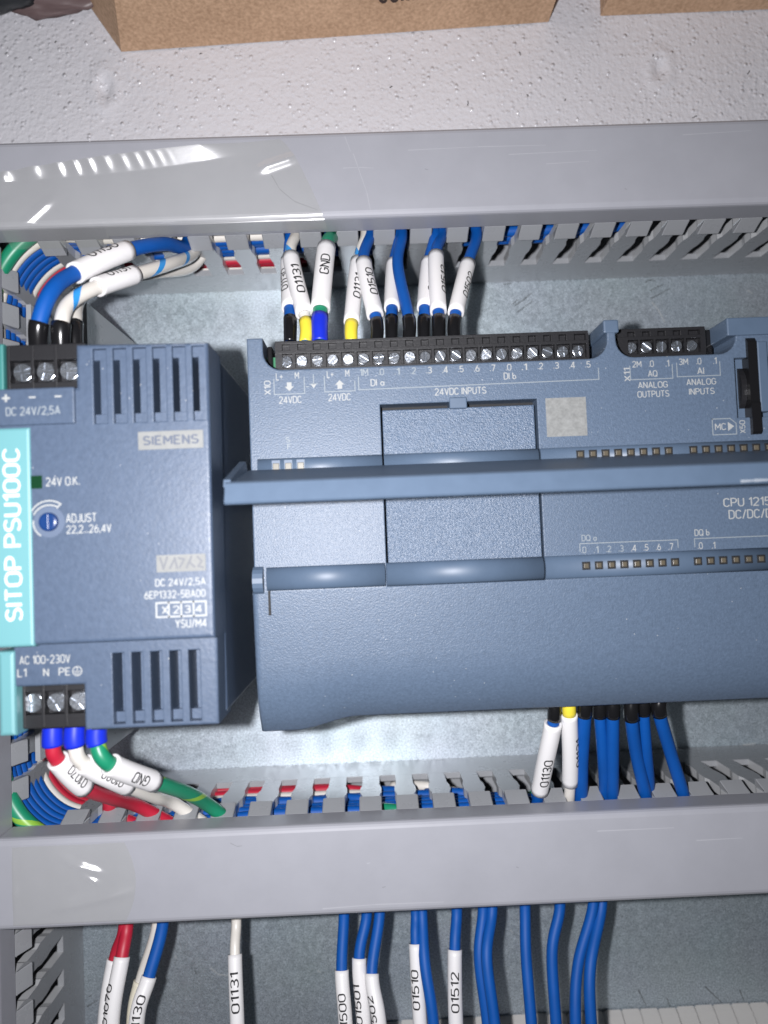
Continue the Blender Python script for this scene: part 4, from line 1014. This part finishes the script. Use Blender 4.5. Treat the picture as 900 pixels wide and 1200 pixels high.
def tape_l(u, v):
    x = -94.4+31*u*(1-0.35*(v-0.5)**2); y = -73.0-19.5*v
    s = u-0.35-0.5*(0.7-v)
    z = 57.18+0.8*math.exp(-(s*11)**2)*(1-v*0.4)*(0.4+0.6*math.sin(math.pi*min(1, v*1.2)))+0.22*math.exp(-((v-0.62+0.25*u)*11)**2)*(1-u)
    for a, b, h, w in TLR: z += ridge_z(x, y, a, b, h, w)
    z += 0.08*noise.noise(Vector((x*0.2, y*0.2, 8)))+0.08
    return Vector((x, y, z))
tape('clear tape patch with soft creases at the left end of the lower duct lid', tape_l, 120, 90)

def scuff_glint(parent, name, z, pts, w, m):
    bm = bmesh.new(); P_ = [U(u, v, z) for u, v in pts]
    for a, b in zip(P_, P_[1:]):
        t = (b-a).normalized(); n = Vector((-t.y, t.x, 0))*w/2
        bm.faces.new([bm.verts.new(q) for q in (a-n, b-n*0.5, b+n*0.5, a+n)])
    obj(name, bm, m, parent, recalc=False)
msc = mat('pale_scuff_glint', (0.385, 0.39, 0.42), 0.4); msd = mat('grey_scuff', (0.25, 0.255, 0.275), 0.5)
for q in ([(404, 160), (411, 178)], [(414, 180), (430, 226)], [(430, 226), (434, 246)], [(478, 176), (560, 172), (640, 170)], [(596, 181), (700, 176)], [(640, 192), (690, 189)], [(402, 197), (420, 196), (438, 197)], [(800, 158), (880, 153)]): scuff_glint(ucover, 'scuff_glint', 57.03, q, 0.22, msc)  # pale wear lines; the short crossing stroke is a glint painted in
for q in ([(318, 205), (328, 222), (345, 236), (372, 246)], [(498, 198), (502, 199)], [(732, 221), (735, 222)]): scuff_glint(ucover, 'scuff_glint', 57.03, q, 0.3, msd)
for q in ([(270, 988), (278, 992), (284, 991)], [(448, 1040), (452, 1039)], [(605, 1016), (608, 1017)]): scuff_glint(lcover, 'scuff_glint', 57.03, q, 0.3, msd)
for q in ([(378, 1065), (440, 1060), (520, 1057)], [(700, 974), (790, 970)], [(430, 1012), (434, 1011)], [(816, 985), (870, 982)]): scuff_glint(lcover, 'scuff_glint', 57.03, q, 0.3, msc)
scuff_glint(flap, 'scuff_glint', 105.04, [(868, 564), (884, 563), (905, 562)], 0.6, mat('painted_flap_glint', (0.26, 0.29, 0.33), 0.4))  # flash glare on the flap lip, painted as a pale strip
# foam slab
bm = bmesh.new(); nx, ny = 260, 90
g = []
for i in range(nx+1):
    row = []
    for j in range(ny+1):
        x = -150+300*i/nx; y = 111.0+105*j/ny
        z = 26+0.45*noise.noise(Vector((x*0.04, y*0.04, 1)))+0.12*noise.noise(Vector((x*0.5, y*0.5, 5)))+0.10*noise.noise(Vector((x*1.1, y*1.1, 9)))
        for px, py, dp, rr in ((-76.5, 142.5, 1.3, 1.7), (94.5, 143.5, 0.9, 1.6)):
            q = ((x-px)/rr)**2+((y-py)/(rr*1.7))**2
            z -= dp*math.exp(-q*1.3); z += 0.5*math.exp(-(math.sqrt(q)-2.1)**2*2)
        if j == 0: z -= 0.8
        row.append(bm.verts.new((x, y, z)))
    g.append(row)
for i in range(nx):
    for j in range(ny):
        f = bm.faces.new((g[i][j], g[i+1][j], g[i+1][j+1], g[i][j+1])); f.smooth = True
box(bm, -149.9, 149.9, 111.2, 215.5, 0.3, 24.0)
tag(obj('foam_sheet', bm, MT['foam'], None, recalc=False), 'white bubbly packing foam slab behind the upper duct', 'foam')

def carton(label, plan, z0, z1, lean=None):
    t = thing('cardboard_box', label, 'box', (sum(p[0] for p in plan)/len(plan), sum(p[1] for p in plan)/len(plan), z0))
    n = len(plan)
    bm = bmesh.new(); prism(bm, plan, z0, z1, bev=0.5)
    if lean:
        for v in bm.verts:
            if abs(v.co.x-plan[0][0]) < 2 and abs(v.co.y-plan[0][1]) < 2: v.co.x += lean*(v.co.z-z0)/(z1-z0)
    obj('body', bm, MT['card'], t)
    return t
A = U(142, 60, 26.6); Bq = U(643, 25, 26.6); A2 = U(98, -3, 26.6)
c1 = carton('larger brown cardboard box on the foam, dark lettering cut by the photo edge', [(A.x, A.y), (Bq.x, Bq.y), (Bq.x+0.5, Bq.y+60), (A2.x-18, A.y+60), (A2.x, A2.y)], 26.3, 92, lean=15.5)
bm = bmesh.new()
flat_text(bm, 'comm', 0, 0, 0, 6.5, 15, 0, 0.03)
dirx = (Vector((Bq.x, Bq.y, 0))-Vector((A.x, A.y, 0))).normalized()
nrm = Vector((dirx.y, -dirx.x, 0))
uc = 0.655
org = Vector((A.x, A.y, 0)).lerp(Vector((Bq.x, Bq.y, 0)), uc)
for v in bm.verts: v.co = org+dirx*v.co.x+nrm*(0.12+v.co.z)+Vector((0, 0, 42.9+v.co.y))
MT['ink_brown'] = mat('dark_brown_print', (0.035, 0.018, 0.014), 0.7)
obj('printed_text', bm, MT['ink_brown'], c1, recalc=False)
C = U(704, 18, 26.6); D = U(930, 9, 26.6)
carton('second brown cardboard box at the top right corner, past the foam gap', [(C.x, C.y), (D.x, D.y), (D.x, D.y+60), (C.x+1, C.y+60)], 26.3, 88)

def lump(name, label, cat, cx, cy, sx, sy, sz, m, seed, z0=26.4):
    bm = bmesh.new(); bmesh.ops.create_icosphere(bm, subdivisions=4, radius=1.0)
    for v in bm.verts:
        q = 1+0.22*noise.noise(v.co*1.6+Vector((seed, 0, 0)))+0.10*noise.noise(v.co*4.5+Vector((0, seed, 0)))
        p = v.co*q; v.co = Vector((cx+p.x*sx, cy+p.y*sy, z0+sz*0.8+max(-0.8, p.z)*sz))
    return tag(obj(name, bm, m, None, smooth=True), label, cat)
K = U(10, -8, 30)
lump('black_bag', 'black plastic bag at the top left corner on the foam', 'bag', K.x-6, K.y+5, 21, 11.5, 9, MT['bag_black'], 3.0)
K = U(85, -2, 30)
lump('brown_film', 'crumpled dull brown plastic film between black bag and cardboard box', 'plastic film', K.x-7, K.y+8, 20, 12.5, 3.2, MT['bag_brown'], 23.0)
# dark bits of debris lying on the foam
for (u, v, a) in ((235, 63, 0.2), (609, 63, 1.9), (458, 102, 0.5), (662, 117, 1.2), (618, 112, 2.2), (765, 65, 1.4), (814, 137, 0.4), (877, 85, 1.0), (548, 121, 1.5), (65, 49, 0.8)):
    p = U(u, v, 26.9); l = random.uniform(0.5, 1.6)
    q = Vector((math.cos(a), math.sin(a), 0))
    bm = bmesh.new(); tube(bm, frames([p-q*l/2, p+Vector((0.15, 0.1, 0.1)), p+q*l/2]), 0.13, 6)
    tag(obj('debris_bit', bm, MT['dirt'], None, recalc=False), 'tiny dark bit of debris on the white foam', 'debris', 'dark bits of debris on the foam')
